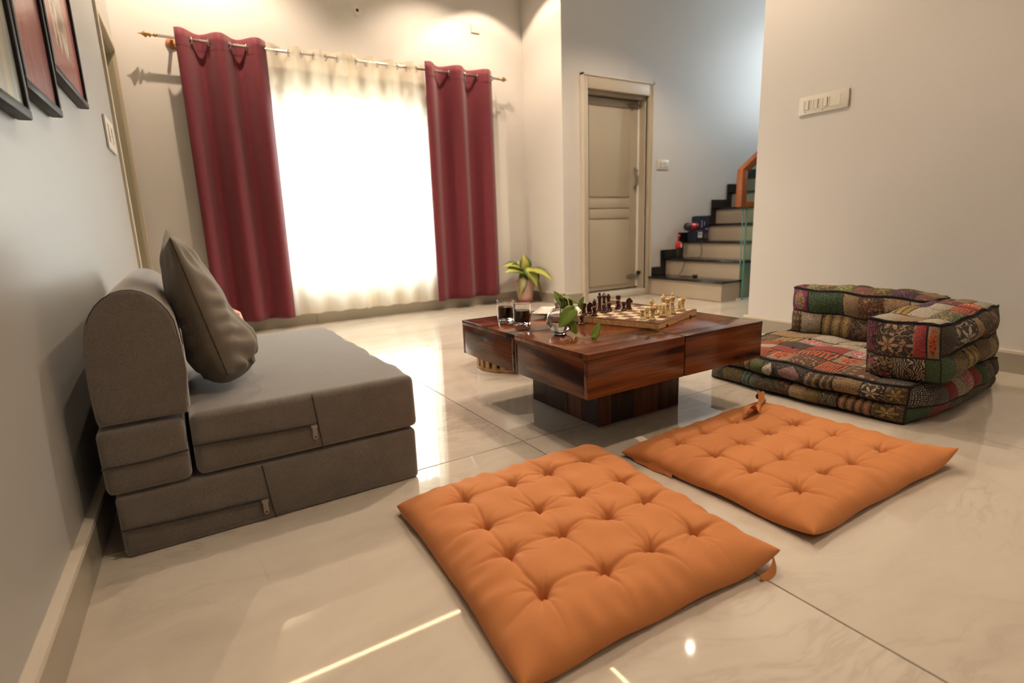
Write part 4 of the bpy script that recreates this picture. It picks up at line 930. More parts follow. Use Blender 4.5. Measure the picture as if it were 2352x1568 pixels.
# ------------------------------------------------------------------ orange tufted floor cushions
def floor_cushion(label, C, tufts, H_, seed, lift):
    """C: corners left, near, right, far (x, y); tufts: 4x4 fractions"""
    rs_ = np.random.RandomState(seed); n = 241; t = np.linspace(-1, 1, n); t = np.sign(t)*(1-(1-np.abs(t))**1.15)
    U, V = np.meshgrid(t, t, indexing='ij')               # U: left->right, V: near->far
    p = (1-np.abs(U)**6.0)*(1-np.abs(V)**6.0); prof = p.clip(0, 1)**0.46
    pin = 0.035
    Uo = U*(1-pin*(1-V**2)*np.abs(U)); Vo = V*(1-pin*(1-U**2)*np.abs(V))
    a, b = (Uo+1)/2, (Vo+1)/2
    cl, cn, cr, cf = (np.array(q) for q in C)
    XY = (1-a)[..., None]*((1-b)[..., None]*cn + b[..., None]*cl) + a[..., None]*((1-b)[..., None]*cr + b[..., None]*cf)
    T = [[(np.array((1-f)*((1-g_)*cn+g_*cl)+f*((1-g_)*cr+g_*cf)) + rs_.uniform(-0.008, 0.008, 2)) for g_ in tufts[1]] for f in tufts[0]]
    dep = np.zeros_like(U); wr = np.zeros_like(U); keep = np.ones_like(U)
    X, Y = XY[..., 0], XY[..., 1]
    for i in range(4):
        for j in range(4):
            q = T[i][j]; dx, dy = X-q[0], Y-q[1]; r = np.hypot(dx, dy); th = np.arctan2(dy, dx)
            dep += 0.028*np.exp(-r/0.0085) + 0.010*np.exp(-r/0.04)
            k_ = rs_.randint(6, 9); wr += 0.0020*(np.abs(np.sin(k_*0.5*th+rs_.uniform(0, 6)))-0.5)*np.exp(-((r-0.022)/0.02)**2)
    def crease(A, B, d, wd, taper):
        global_ab = B-A; L2 = global_ab@global_ab; s = ((X-A[0])*global_ab[0]+(Y-A[1])*global_ab[1])/L2
        sag = 0.08*np.sin(PI*s.clip(0, 1))*rs_.uniform(-1, 1)
        px_, py_ = A[0]+global_ab[0]*s-global_ab[1]*sag, A[1]+global_ab[1]*s+global_ab[0]*sag
        dd = np.hypot(X-px_, Y-py_); w_ = ((s > 0)*(s < 1)).astype(float)
        prof_ = (1-s.clip(0, 1))**1.2 if taper else (0.35+0.65*np.abs(2*s-1)**1.2).clip(0, 1)
        return d*np.exp(-(dd/wd)**1.4)*w_*prof_
    for i in range(4):
        for j in range(4):
            if i < 3: dep += crease(T[i][j], T[i+1][j], 0.0105*rs_.uniform(0.4, 1.25), 0.0050, False)
            if j < 3: dep += crease(T[i][j], T[i][j+1], 0.0105*rs_.uniform(0.4, 1.25), 0.0050, False)
            q = T[i][j]
            a0 = rs_.uniform(0, 6.28)
            for m_ in range(6):
                an = a0+m_*1.05+rs_.uniform(-.35, .35); dep += crease(q, q + rs_.uniform(0.035, 0.085)*np.array((math.cos(an), math.sin(an))), 0.0105*rs_.uniform(0.5, 1.2), 0.0036, True)
            for (c_, ii) in ((-1, i == 0), (1, i == 3)):
                if ii: dep += crease(q, q + 0.115*np.array((c_, rs_.uniform(-.25, .25))), 0.011, 0.0055, True)
            for (c_, jj) in ((-1, j == 0), (1, j == 3)):
                if jj: dep += crease(q, q + 0.115*np.array((rs_.uniform(-.25, .25), c_)), 0.011, 0.0055, True)
    for _ in range(10):
        an = rs_.uniform(0, 6.28); f = rs_.uniform(14, 40); wr += 0.0007*np.sin(f*(X*np.cos(an)+Y*np.sin(an))*2+rs_.uniform(0, 6))
    du = 1-np.abs(U); dv = 1-np.abs(V)
    for _ in range(5):
        f = rs_.uniform(16, 48); ph = rs_.uniform(0, 6)
        wr += 0.0019*np.sin(f*V+ph+2*U)*np.exp(-(du/0.16)**2)*(1-np.exp(-(dv/0.2)**2)) + 0.0019*np.sin(f*U+ph+2*V)*np.exp(-(dv/0.16)**2)*(1-np.exp(-(du/0.2)**2))
    zs = 0.017; puff = H_*prof
    top = zs + puff - dep*prof**0.7 + wr*prof.clip(0, 1)
    corner = (np.abs(U)**5*np.abs(V)**5); cz = lift[0]*corner*(U < 0)*(V > 0)+lift[1]*corner*(U < 0)*(V < 0)+lift[2]*corner*(U > 0)*(V < 0)+lift[3]*corner*(U > 0)*(V > 0)
    edge = 0.006*np.sin(9*U+seed)*np.exp(-(dv/0.1)**2)+0.006*np.sin(8*V+2*seed)*np.exp(-(du/0.1)**2)
    top = np.maximum(top+cz+edge*0.5, 0.003); bot = np.maximum(zs*(1-prof.clip(0, 1)**0.55)+cz+edge*0.5, 0.0008)
    top = np.maximum(top, bot+0.0002)
    rim = (np.abs(U) > 0.9999) | (np.abs(V) > 0.9999); bot[rim] = top[rim]
    A = np.stack([X, Y, top], -1).reshape(-1, 3); B = np.stack([X, Y, bot], -1).reshape(-1, 3); VV = np.concatenate([A, B]); N2 = n*n
    I, J = np.meshgrid(np.arange(n-1), np.arange(n-1), indexing='ij'); q0 = (I*n+J).ravel()
    F = np.concatenate([np.stack([q0, q0+n, q0+n+1, q0+1], -1), np.stack([q0+N2, q0+1+N2, q0+n+1+N2, q0+n+N2], -1)])
    me = bpy.data.meshes.new('cover'); me.from_pydata(VV.tolist(), [], F.tolist())
    bm = bmesh.new(); bm.from_mesh(me); bpy.data.meshes.remove(me); bmesh.ops.remove_doubles(bm, verts=bm.verts, dist=0.00015)
    cen = np.mean(np.array(C), axis=0)
    root = thing('floor_cushion', label, 'cushion', (float(cen[0]), float(cen[1]), 0), 0, 'orange tufted floor cushions')
    rel(new('cover', bm, 'orange_fabric', smooth=True), root)
    for i in range(4):
        for j in range(4):
            q = T[i][j]; kx = np.argmin((X-q[0])**2+(Y-q[1])**2); z = float(top.ravel()[kx])
            bm = bmesh.new(); a_ = rs_.uniform(0, 6.28); ca, sa = math.cos(a_)*0.0042, math.sin(a_)*0.0042
            tube(bm, [(q[0]-ca, q[1]-sa, z+0.001), (q[0], q[1], z+0.0032), (q[0]+ca, q[1]+sa, z+0.001)], 0.0011, 6)
            rel(new('tuft_stitch', bm, 'orange_thread'), root)
    return root, X, Y, top
def strip(pts, widths, wdir, mat, name, root, th=0.0012):
    V_ = []; m_ = 4
    for p, w_, d in zip(pts, widths, wdir):
        p = Vector(p); d = Vector(d).normalized()
        for j in range(m_+1): V_.append(p + d*(w_*(j/m_-0.5)))
    o = new(name, grid_mesh(name, V_, len(pts), m_+1), mat, smooth=True); rel(o, root)
    sm = o.modifiers.new('thick', 'SOLIDIFY'); sm.thickness = th; ss = o.modifiers.new('sub', 'SUBSURF'); ss.levels = 2; ss.render_levels = 2
    return o
fc1, X1, Y1, T1 = floor_cushion('orange tufted floor cushion nearest the camera with bright stitched buttons', ((0.408, 1.262), (0.366, 0.600), (0.992, 0.575), (1.070, 1.262)),
                    ((0.20, 0.41, 0.60, 0.80), (0.19, 0.395, 0.58, 0.79)), 0.062, 5, (0.004, 0.004, 0.020, 0.0))
fc2, X2, Y2, T2 = floor_cushion('orange tufted floor cushion beside the patchwork sofa with a tie on its corner', ((1.115, 1.180), (1.128, 0.580), (1.832, 0.565), (1.845, 1.205)),
                    ((0.19, 0.36, 0.555, 0.75), (0.20, 0.40, 0.60, 0.81)), 0.052, 11, (0.0, 0.006, 0.035, 0.0))
# corner ties
def on2(x, y, d): return (x, y, float(T2.ravel()[np.argmin((X2-x)**2+(Y2-y)**2)])+d)
strip([on2(1.815, 1.175, .002), on2(1.80, 1.16, .030), on2(1.765, 1.14, .030), on2(1.73, 1.12, .016), on2(1.695, 1.10, .014), on2(1.655, 1.088, .032), on2(1.61, 1.075, .042), on2(1.57, 1.062, .036), on2(1.54, 1.052, .016)],
      [0.040, 0.060, 0.056, 0.030, 0.014, 0.034, 0.046, 0.040, 0.030], [(.3, 1, .2), (.3, 1, .5), (.25, 1, .7), (.3, .8, .6), (.3, .8, .3), (.2, 1, .2), (.1, 1, -.3), (.2, .8, -.5), (0.2, .6, -.6)], 'orange_fabric', 'tie', fc2)
strip([on2(1.79, 1.17, .012), (1.795, 1.175, 0.075), (1.787, 1.158, 0.090), (1.772, 1.142, 0.084), on2(1.755, 1.128, .018)], [0.026, 0.034, 0.030, 0.036, 0.028], [(1, .3, 0), (1, 0, 0.2), (1, -.2, .3), (1, 0, .2), (1, 0, 0)], 'orange_fabric', 'tie', fc2)
strip([(1.135, 1.155, 0.018), (1.118, 1.125, 0.012), (1.128, 1.085, 0.014), (1.118, 1.05, 0.010), (1.132, 1.02, 0.014), (1.126, 0.985, 0.006)], [0.022, 0.026, 0.020, 0.026, 0.02, 0.014], [(0, .2, 1), (.3, 0, 1), (.6, 0, 1), (.2, 0, 1), (.6, 0, 1), (.4, 0, 1)], 'orange_fabric', 'tie', fc2)
strip([(1.035, 1.215, 0.022), (1.040, 1.15, 0.028), (1.034, 1.10, 0.026), (1.030, 1.04, 0.022), (1.020, 0.98, 0.018)], [0.016, 0.02, 0.014, 0.018, 0.010], [(1, 0, .3), (1, 0, .6), (1, 0, .3), (1, 0, .6), (1, 0, .3)], 'orange_fabric', 'tie', fc1)
strip([(0.985, 0.585, 0.024), (0.972, 0.572, 0.012), (0.945, 0.568, 0.006), (0.920, 0.572, 0.008)], [0.026, 0.024, 0.018, 0.012], [(0, .4, 1), (0, .5, 1), (0, .6, 1), (0, .6, 1)], 'orange_fabric', 'tie', fc1)
o = strip([(1.205, 1.165, 0.030), (1.206, 1.185, 0.038), (1.207, 1.205, 0.036)], [0.034, 0.034, 0.034], [(1, 0, 0)]*3, 'label_white', 'care_tag', fc2, 0.0006)

# ------------------------------------------------------------------ curtains
RY, RZ_ = 4.455, 2.005
rod = thing('curtain_rod', 'thin silver curtain rod with brass finials above the window', 'curtain rod', (1.40, RY, RZ_))
bm = bmesh.new(); tube(bm, [(0.12, RY, RZ_), (2.69, RY, RZ_)], 0.0095, 12); rel(new('rod', bm, 'steel', smooth=True), rod)
for s, x in ((-1, 0.12), (1, 2.69)):
    bm = bmesh.new(); lathe(bm, [(.010, 0), (.012, .008), (.008, .012), (.007, .026), (.015, .032), (.016, .038), (.006, .044), (.021, .058), (.009, .074), (.004, .084), (.001, .100)], 16)
    o = new('finial', bm, 'brass', smooth=True, loc=(x, RY, RZ_), rot=(0, s*PI/2, 0)); rel(o, rod)
for x in (0.205, 2.60):
    bm = bmesh.new(); lathe(bm, [(.034, 0), (.034, .010), (.028, .014), (.010, .018), (.009, .085)], 20)
    o = new('bracket', bm, 'bracket_wood', smooth=True, loc=(x, YW, RZ_-0.01), rot=(PI/2, 0, 0)); rel(o, rod)
def drape(name, x0, x1, z0, z1, lam, ph, amp, mat, nx, nz, seed, flare=0.0, hem=0.0):
    rs_ = np.random.RandomState(seed); U = np.linspace(0, 1, nx); Z = np.linspace(0, 1, nz); uu, zz_ = np.meshgrid(U, Z, indexing='ij')
    x = x0+(x1-x0)*uu
    A = amp*(1-0.35*(1-zz_)*(0.5+0.5*np.sin(3*uu+seed)))
    y = -A*np.cos(2*PI*(x-ph)/lam)
    for _ in range(5):
        f = rs_.uniform(6, 22); y += (1-zz_)*rs_.uniform(0.002, 0.005)*np.sin(f*x*2+rs_.uniform(0, 6)+zz_*rs_.uniform(-2, 2))
    x = x + flare*(1-zz_)*(uu-0.5)
    z = z0+(z1-z0)*zz_ + hem*np.sin(2*PI*(x-ph)/lam)*(1-zz_)
    return grid_mesh(name, np.stack([x, y+RY, z], -1).reshape(-1, 3), nx, nz)
def grommet(par, root, x, lean):
    bm = bmesh.new(); rings = []
    for i in range(20):
        a = 2*PI*i/20; c = Vector((0, math.cos(a), math.sin(a)))
        rings.append([bm.verts.new(c*(0.021+0.0045*math.cos(2*PI*j/8)) + Vector((0.0035*math.sin(2*PI*j/8), 0, 0))) for j in range(8)])
    for i in range(20):
        for j in range(8): bm.faces.new((rings[i][j], rings[(i+1) % 20][j], rings[(i+1) % 20][(j+1) % 8], rings[i][(j+1) % 8]))
    o = new('grommet', bm, 'steel', smooth=True, loc=(x, RY, RZ_-0.006), rot=(0, 0, lean)); rel(o, root)
def red_curtain(label, x0, x1, lam, ph):
    root = thing('red_curtain', label, 'curtain', ((x0+x1)/2, RY, 0.09), 0, 'dark red eyelet curtains')
    o = rel(new('cloth', drape('cloth', x0, x1, 0.088, 2.058, lam, ph, 0.056, 'red_curtain', 97, 40, int(x0*100), 0.0), 'red_curtain', smooth=True), root)
    sm = o.modifiers.new('thick', 'SOLIDIFY'); sm.thickness = 0.003; sm.offset = 0
    x = ph+lam/4; s = 1
    while x < x1-0.01:
        if x > x0+0.01: grommet(None, root, x, 0.55*s)
        x += lam/2; s = -s
    # heading seam
    pts = []
    for q in np.linspace(x0, x1, 60): pts.append((q, RY-0.056*math.cos(2*PI*(q-ph)/lam)-0.002, 1.955))
    bm = bmesh.new(); tube(bm, pts, 0.0012, 5); rel(new('heading_seam', bm, 'red_curtain'), root)
    return root
red_curtain('dark red eyelet curtain hanging left of the white sheers', 0.222, 0.780, 0.232, 0.250)
red_curtain('dark red eyelet curtain hanging right of the white sheers', 1.972, 2.630, 0.272, 2.005)
for i, (x0, x1, lam, ph, lab) in enumerate(((0.775, 1.385, 0.172, 0.80, 'cream sheer voile curtain over the left half of the window'), (1.345, 1.985, 0.166, 1.37, 'cream sheer voile curtain over the right half of the window'))):
    root = thing('sheer_curtain', lab, 'curtain', ((x0+x1)/2, RY, 0.1), 0, 'sheer curtains')
    rel(new('voile', drape('voile', x0, x1, 0.10, 2.045, lam, ph, 0.034, 'sheer_voile', 150, 30, 31+i, 0.02, 0.006), 'sheer_voile', smooth=True), root)
    x = ph+lam/4; s = 1
    while x < x1-0.01:
        grommet(None, root, x, 0.6*s); x += lam/2; s = -s

# ------------------------------------------------------------------ potted dieffenbachia in the corner
DXp, DYp = 2.868, 4.385
dp = thing('potted_plant', 'variegated yellow-green leafy plant in a pink pot by the wall pier', 'plant', (DXp, DYp, 0))
bm = bmesh.new(); lathe(bm, [(.060, .010), (.070, .012), (.090, .190), (.098, .194), (.098, .212), (.092, .214), (.086, .210), (.083, .185), (.001, .183)], 32); autosmooth(new('pot', bm, 'pot_pink', dp), 40)
bm = bmesh.new(); lathe(bm, [(.075, 0.001), (.090, .004), (.096, .022), (.090, .024), (.078, .012), (.001, .011)], 32); autosmooth(new('saucer', bm, 'saucer_red', dp), 40)
bm = bmesh.new(); lathe(bm, [(.081, .184), (.078, .188), (.03, .195), (.001, .197)], 24); new('soil', bm, 'soil', dp, smooth=True)
c0 = Vector((DXp, DYp, 0.0))
for b, t, wd, dr, mt, nr in (((-.02, 0, .30), (-.27, -.02, .40), .085, .18, 'dieffenbachia_leaf', (0, -.5, 1)), ((-.03, -.02, .30), (-.26, -.06, .33), .09, .12, 'dieffenbachia_leaf', (0, -.7, .8)), ((0, 0, .30), (.0, .02, .455), .09, 0, 'dieffenbachia_leaf', (0.1, -1, .2)),
        ((.01, -.03, .33), (.03, -.16, .16), .10, .05, 'dieffenbachia_leaf', (0, -1, .7)), ((.03, -.02, .30), (.115, -.30, .245), .075, .12, 'dieffenbachia_leaf', (-.3, -.2, 1)), ((.02, -.02, .29), (.085, -.16, .05), .05, .05, 'old_leaf', (.4, -1, .3)),
        ((-.02, -.02, .30), (-.16, -.13, .05), .05, .0, 'old_leaf', (-.4, -1, .3)), ((-.02, -.01, .30), (-.105, -.10, .08), .05, .0, 'old_leaf', (-.3, -1, .2)), ((.0, .01, .28), (-.06, .05, .40), .07, .05, 'dieffenbachia_leaf', (0, -1, .4)), ((.0, .01, .28), (.06, .03, .37), .065, .1, 'dieffenbachia_leaf', (0.3, -1, .6)), ((.02, -.03, .29), (.05, -.14, .19), .07, .1, 'dieffenbachia_leaf', (.2, -1, .6))):
    B_, T_ = c0+Vector(b), c0+Vector(t)
    o = rel(new('leaf', leaf_mesh(B_, T_, wd*1.75, nr, curl=0.45, fold=0.12, droop=dr, n=13), mt, smooth=True), dp)
    bm = bmesh.new(); tube(bm, [c0+Vector((b[0]*0.2, b[1]*0.2, .18)), c0+Vector((b[0]*0.6, b[1]*0.6, .24)), B_], 0.004, 6); st_ = new('petiole', bm, 'stem_green', smooth=True); rel(st_, dp)
bm = bmesh.new(); tube(bm, [c0+Vector((0, 0, .18)), c0+Vector((0.004, 0, .25)), c0+Vector((0, 0, .31))], 0.012, 8); rel(new('stalk', bm, 'stem_green', smooth=True), dp)

# ------------------------------------------------------------------ low round slatted stool behind the table
SX, SY_, SR = 1.475, 2.395, 0.185
so = thing('slatted_stool', 'low round stool ringed with wooden slats, glimpsed behind the coffee table', 'stool', (SX, SY_, 0))
for i in range(26):
    a = 2*PI*i/26; bm = bmesh.new(); box(bm, -0.013, 0.013, -0.006, 0.006, 0.012, 0.205); bev(bm, 0.003, 1)
    new('slat', bm, 'stool_slat', so, loc=(SR*math.cos(a), SR*math.sin(a), 0), rot=(0, 0, a+PI/2))
bm = bmesh.new(); lathe(bm, [(SR-0.012, 0.0), (SR+0.008, 0.002), (SR+0.008, 0.014), (SR-0.012, 0.016)], 48); new('bottom_ring', bm, 'stool_slat', so)
bm = bmesh.new(); lathe(bm, [(0.001, 0.200), (SR+0.008, 0.200), (SR+0.012, 0.206), (SR+0.012, 0.218), (SR+0.006, 0.224), (0.001, 0.224)], 48); autosmooth(new('seat', bm, 'stool_slat', so))
bm = bmesh.new(); lathe(bm, [(SR-0.03, 0.012), (SR-0.03, 0.2)], 32); new('drum', bm, 'rubber_black', so)

# ------------------------------------------------------------------ pouf beyond the sofa bed
k = NT('pouf_cloth', 0.85, (0.5, 0.1, 0.08)); vo = k.n('TexVoronoi', {'Vector': k.obj(), 'Scale': 17.0})
k.set('Base Color', k.ramp(vo.outputs[0], [(0.25, (0.46, 0.06, 0.05)), (0.4, (0.62, 0.33, 0.26)), (0.55, (0.60, 0.42, 0.26))])); MAT['pouf_cloth'] = k.m
bm = bmesh.new(); lathe(bm, [(.10, .0), (.165, .012), (.185, .08), (.190, .20), (.188, .32), (.176, .366), (.145, .388), (.08, .398), (.01, .40)], 36)
tag(new('pouf', bm, 'pouf_cloth', smooth=True, loc=(0.070, 2.85, 0)), 'red and cream patterned pouf peeking out behind the sofa bed pillow', 'pouf')

# ------------------------------------------------------------------ framed pictures on the left wall
def art(name, a, b, c, kind):
    k = NT('art_'+name, 0.25, a); v = k.uv(); s = k.n('SeparateXYZ', {0: v})
    n1 = k.noise(k.map(v, (3, 1.2, 1)), 2.0, 5, 0.6, 0.8)
    col = k.ramp(n1, [(0.3, a), (0.5, b), (0.7, c)])
    if kind == 'wing':
        p = k.ma('ABSOLUTE', k.ma('SUBTRACT', k.ma('ABSOLUTE', k.ma('SUBTRACT', s.outputs[0], 0.52)), k.ma('MULTIPLY', k.ma('SUBTRACT', 1.0, s.outputs[1]), 0.16)))
        f = k.ma('ADD', p, k.ma('MULTIPLY', k.ma('SUBTRACT', k.noise(v, 7, 4), 0.5), 0.16))
        m_ = k.ma('MULTIPLY', k.ramp(f, [(0.10, 1.0), (0.13, 0.0)]), k.ramp(s.outputs[1], [(0.10, 0.0), (0.16, 1.0)]))
        col = k.mix(m_, col, k.ramp(k.noise(k.map(v, (8, 3, 1)), 3, 4), [(0.40, (0.10, 0.09, 0.08)), (0.5, (0.52, 0.47, 0.38)), (0.7, (0.58, 0.52, 0.42))]))
    k.set('Base Color', col); k.set('Coat Weight', 0.12); MAT['art_'+name] = k.m
art('pale', (0.20, 0.26, 0.26), (0.40, 0.42, 0.36), (0.52, 0.50, 0.28), ''); art('mauve', (0.16, 0.06, 0.06), (0.32, 0.11, 0.10), (0.30, 0.18, 0.20), ''); art('figure', (0.45, 0.10, 0.07), (0.36, 0.12, 0.11), (0.26, 0.15, 0.17), 'wing')
for (s0, s1, z0, mt, lab) in ((1.270, 1.632, 0.982, 'pale', 'black framed pale grey-green painting, nearest the camera on the left wall'), (1.648, 2.020, 1.056, 'mauve', 'black framed mauve-red abstract painting, middle one on the left wall'), (2.046, 2.592, 1.186, 'figure', 'black framed red painting with a cream winged shape, nearest the doorway')):
    L0 = (s0+s1)/2; hh = 0.72; fr_ = thing('framed_picture', lab, 'picture', LW(L0, 0, z0), LR, 'framed pictures on the left wall')
    w_ = (s1-s0)/2; f_ = 0.022
    for nm, a in (('frame_rail', (-w_, w_, 0, f_)), ('frame_rail', (-w_, w_, hh-f_, hh)), ('frame_stile', (-w_, -w_+f_, f_, hh-f_)), ('frame_stile', (w_-f_, w_, f_, hh-f_))):
        bm = bmesh.new(); box(bm, 0.001, 0.030, a[0], a[1], a[2], a[3]); bev(bm, 0.004, 2); autosmooth(new(nm, bm, 'frame_black', fr_))
    me = grid_mesh('canvas', [Vector((0.016, y, z)) for y in (w_-f_, -w_+f_) for z in (f_, hh-f_)], 2, 2, [(0, 0), (0, 1), (1, 0), (1, 1)]); 
    o = new('canvas', me, 'art_'+mt, fr_); sm = o.modifiers.new('t', 'SOLIDIFY'); sm.thickness = 0.006

# ------------------------------------------------------------------ switch plates
def plate(name, label, M_, w_, h_, mods, mat='white_plastic'):
    """plate in local x (width) / z (height), facing local -y"""
    r_ = thing(name, label, 'switch plate'); r_.matrix_world = M_
    bm = bmesh.new(); box(bm, -w_/2, w_/2, -0.011, -0.001, -h_/2, h_/2); bev(bm, 0.003, 2); autosmooth(new('cover_plate', bm, mat, r_))
    for kind, x, ww in mods:
        bm = bmesh.new()
        if kind == 'blank': box(bm, x-ww/2, x+ww/2, -0.0125, -0.010, -h_*0.28, h_*0.28); new('module', bm, mat, r_)
        else:
            box(bm, x-ww/2, x+ww/2, -0.0125, -0.010, -h_*0.28, h_*0.28); m_ = new('module', bm, mat, r_)
            bm = bmesh.new(); box(bm, x-ww*0.24, x+ww*0.24, -0.0155, -0.012, -h_*0.25, h_*0.25); bev(bm, 0.001, 1); new('rocker', bm, mat, m_)
            for s in (-1, 1):
                bm = bmesh.new(); box(bm, x+s*ww*0.30-0.0012, x+s*ww*0.30+0.0012, -0.0130, -0.0122, -h_*0.24, h_*0.24); new('slot', bm, 'zinc_bolt', m_)
    return r_
Rz = lambda a: Matrix.Rotation(a, 4, 'Z')
pr_ = plate('switch_plate', 'long cream four-module switch plate on the right wall above the patchwork sofa', Matrix.Translation((XR, 1.776, 1.324)) @ Rz(-PI/2), 0.27, 0.096, [('r', -0.088, 0.044), ('r', -0.037, 0.044), ('r', 0.014, 0.044), ('blank', 0.068, 0.050)])
for x in (-0.095, 0.0):
    bm = bmesh.new(); tube(bm, [(x, -0.0118, -0.036), (x, -0.0108, -0.036)], 0.0025, 8); new('indicator', bm, 'dark_plastic', pr_)
plate('switch_plate', 'small cream switch plate on the wall between the door and the stairs', Matrix.Translation((4.258, YD, 1.264)), 0.150, 0.092, [('r', -0.028, 0.05), ('r', 0.028, 0.05)])
plate('switch_plate', 'small cream blank plate high on the window wall', Matrix.Translation((2.535, YW, 2.428)), 0.085, 0.088, [('blank', 0, 0.05)])
pls = plate('switch_plate', 'long cream switch plate on the left wall beside the doorway', Matrix.Translation(LW(3.38, 0, 1.215)) @ Rz(LR+PI/2), 0.28, 0.15, [('r', -0.08, 0.05), ('blank', -0.02, 0.05), ('r', 0.04, 0.05), ('blank', 0.095, 0.04)])
for x, z in ((0.02, 0.02), (0.05, 0.02), (0.035, -0.012), (-0.03, -0.01)):
    bm = bmesh.new(); tube(bm, [(x, -0.0130, z), (x, -0.0122, z)], 0.006, 8); new('socket_hole', bm, 'dark_plastic', pls)
cn_ = thing('conduit_cap', 'small round white cap with dark hole high on the window wall', 'wall cap', (1.496, YW, 2.401))
bm = bmesh.new(); lathe(bm, [(0.036, 0), (0.036, 0.004), (0.030, 0.006), (0.011, 0.006)], 24); new('cap', bm, 'white_plastic', cn_, rot=(PI/2, 0, 0))
bm = bmesh.new(); lathe(bm, [(0.012, 0.003), (0.012, 0.0065)], 16); new('hole', bm, 'dark_plastic', cn_, rot=(PI/2, 0, 0))

# ------------------------------------------------------------------ things left on the stairs
Z3, Z2, Z1 = 3*RZ+0.016, 2*RZ+0.016, RZ+0.016
bb = thing('tool_carton', 'navy blue printed carton standing on the stairs', 'box', (4.725, 3.86, Z3))
bm = bmesh.new(); box(bm, -0.075, 0.075, -0.05, 0.05, 0, 0.245); bev(bm, 0.002, 1); new('carton', bm, 'box_navy', bb)
for a in ((-0.045, -0.030, 0.13, 0.205), (0.0, 0.012, 0.15, 0.19), (-0.06, -0.02, 0.085, 0.095), (0.02, 0.065, 0.105, 0.122)):
    bm = bmesh.new(); box(bm, a[0], a[1], -0.0512, -0.0502, a[2], a[3]); new('print_block', bm, 'box_print', bb)
bm = bmesh.new(); box(bm, 0.0, 0.07, -0.0512, -0.0502, 0.015, 0.07); new('print_picture', bm, 'box_grey', bb)
sb2 = thing('small_carton', 'small navy carton with a white label on the stairs', 'box', (4.605, 3.82, Z3))
bm = bmesh.new(); box(bm, -0.055, 0.055, -0.05, 0.05, 0, 0.100); bev(bm, 0.002, 1); new('carton', bm, 'box_navy', sb2)
bm = bmesh.new(); box(bm, -0.02, 0.045, -0.0512, -0.0502, 0.030, 0.085); new('label', bm, 'label_white', sb2)
bm = bmesh.new(); box(bm, -0.010, 0.025, -0.0518, -0.0511, 0.058, 0.072); new('label_print', bm, 'box_grey', sb2)
hd = thing('spray_gun', 'red hand tool with black end lying on the small carton', 'tool', (4.545, 3.82, Z3+0.100))
bm = bmesh.new(); tube(bm, [(-0.045, 0, .044), (-0.02, 0, .042), (0.03, 0, .045), (0.075, 0, .052)], [0.036, 0.041, 0.036, 0.026], 16); new('barrel', bm, 'gun_red', hd, smooth=True)
bm = bmesh.new(); tube(bm, [(-0.075, 0, .044), (-0.045, 0, .044)], [0.038, 0.041], 16); new('end_cap', bm, 'dark_plastic', hd, smooth=True)
bm = bmesh.new(); tube(bm, [(0.075, 0, .052), (0.095, 0, .056)], [0.022, 0.016], 12); new('nozzle', bm, 'gun_pink', hd, smooth=True)
bo = thing('spray_bottle', 'slim red and white bottle standing low on the stairs', 'bottle', (4.385, 3.84, Z2))
bm = bmesh.new(); lathe(bm, [(.022, 0), (.024, .004), (.024, .09), (.022, .10)], 20); new('black_body', bm, 'dark_plastic', bo, smooth=True)
bm = bmesh.new(); lathe(bm, [(.031, .10), (.033, .104), (.033, .150), (.026, .160), (.010, .168)], 20); new('red_band', bm, 'gun_red', bo, smooth=True)
bm = bmesh.new(); box(bm, -.010, .012, -.0345, -.0325, .108, .146); new('label', bm, 'label_white', bo)
bm = bmesh.new(); lathe(bm, [(.008, .166), (.007, .205), (.013, .21), (.014, .232), (.004, .238)], 14); new('red_cap', bm, 'gun_red', bo, smooth=True)
cd = thing('power_cord', 'thin black cord trailing down the stairs to a plug', 'cord', (4.40, 3.70, Z1))
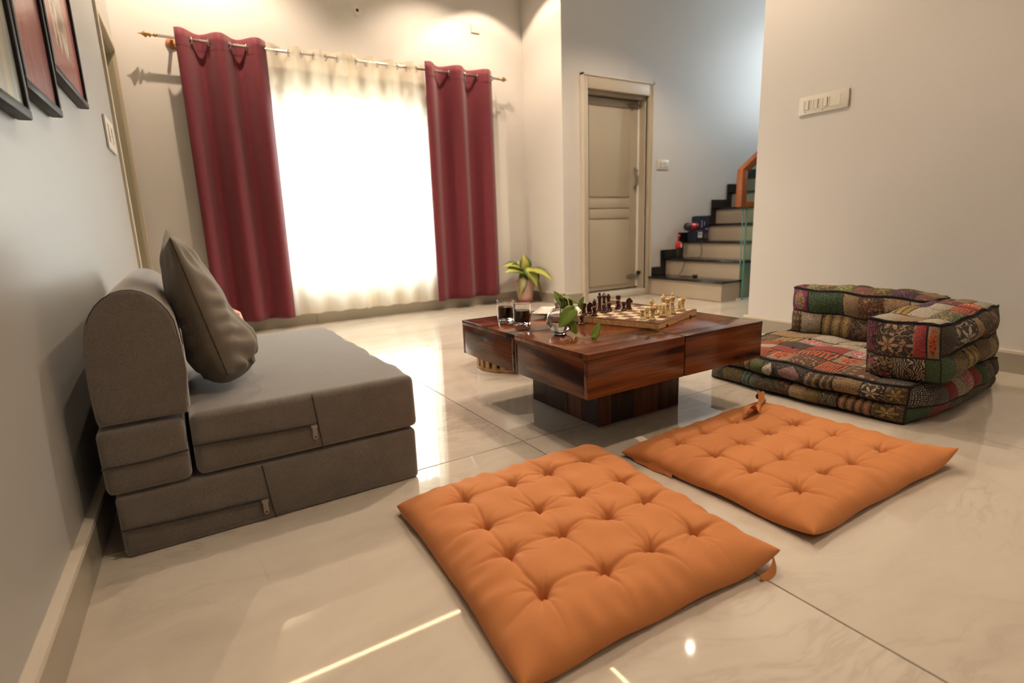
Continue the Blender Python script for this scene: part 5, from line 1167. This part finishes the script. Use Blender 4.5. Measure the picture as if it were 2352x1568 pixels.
bm = bmesh.new(); tube(bm, [(4.62, 3.765, Z3+.004), (4.565, 3.70, Z3+.006), (4.543, 3.69, Z3-.04), (4.53, 3.67, Z2+.05), (4.48, 3.65, Z2+.006), (4.40, 3.66, Z2+.005), (4.315, 3.67, Z2+.007), (4.292, 3.675, Z2-.03), (4.27, 3.69, Z1+.05), (4.24, 3.70, Z1+.008), (4.22, 3.62, Z1+.005), (4.235, 3.52, Z1+.008)], 0.0034, 7); rel(new('cable', bm, 'rubber_black', smooth=True), cd)
bm = bmesh.new(); box(bm, 4.215, 4.255, 3.48, 3.52, Z1+0.001, Z1+0.026); bev(bm, 0.006, 2); rel(new('plug', bm, 'rubber_black'), cd)

# ------------------------------------------------------------------ ceiling lights (overhead; a few seen in the floor's reflections, other downlights added unseen)
for i, (x, y, z, wt, ang) in enumerate(LAMPS):
    where = ['over the left curtain', 'added over the sheer curtains', 'over the corner plant', 'added over the sofa bed', 'added over the coffee table', 'added above the nearest floor cushion', 'added above the patchwork sofa', 'added behind the camera for fill', 'in front of the stairs'][i]
    r_ = thing('ceiling_downlight', 'small round warm recessed ceiling downlight '+where, 'light', (x, y, z), 0, 'ceiling downlights')
    bm = bmesh.new(); lathe(bm, [(0.040, 0), (0.040, -0.004), (0.024, -0.006), (0.016, -0.001)], 24, cap=False); new('trim_ring', bm, 'white_plastic', r_)
    bm = bmesh.new(); lathe(bm, [(0.001, -0.0012), (0.016, -0.0012)], 24, cap=False); new('lens', bm, 'lamp_glow', r_)
    ld = bpy.data.lights.new('downlight', 'SPOT'); ld.energy = wt; ld.color = WARM; ld.spot_size = math.radians(ang); ld.spot_blend = 0.2 if i == 2 else 0.5; ld.shadow_soft_size = 0.014
    lo = bpy.data.objects.new('downlight_lamp', ld); COL.objects.link(lo); lo.parent = r_; lo.location = (0, 0, -0.02)
for i, (x0, x1, y0, y1) in enumerate(((-0.1, 1.975, 4.33, 4.355), (2.70, 2.722, -1.2, 3.03))):
    tag(bxo('led_strip', 'led_glow', x0, x1, y0, y1, ZC-0.010, ZC-0.002), ['warm led strip along the ceiling edge over the window', 'warm led strip running along the ceiling over the patchwork sofa'][i], 'light', 'ceiling led strips')
bm = bmesh.new(); lathe(bm, [(0.001, -0.012), (0.105, -0.012), (0.112, -0.006), (0.112, -0.001)], 32, cap=False)
tag(new('panel_light', bm, 'cool_glow', loc=(3.70, 2.27, ZC)), 'round cool white ceiling panel light near the end of the right wall', 'light')
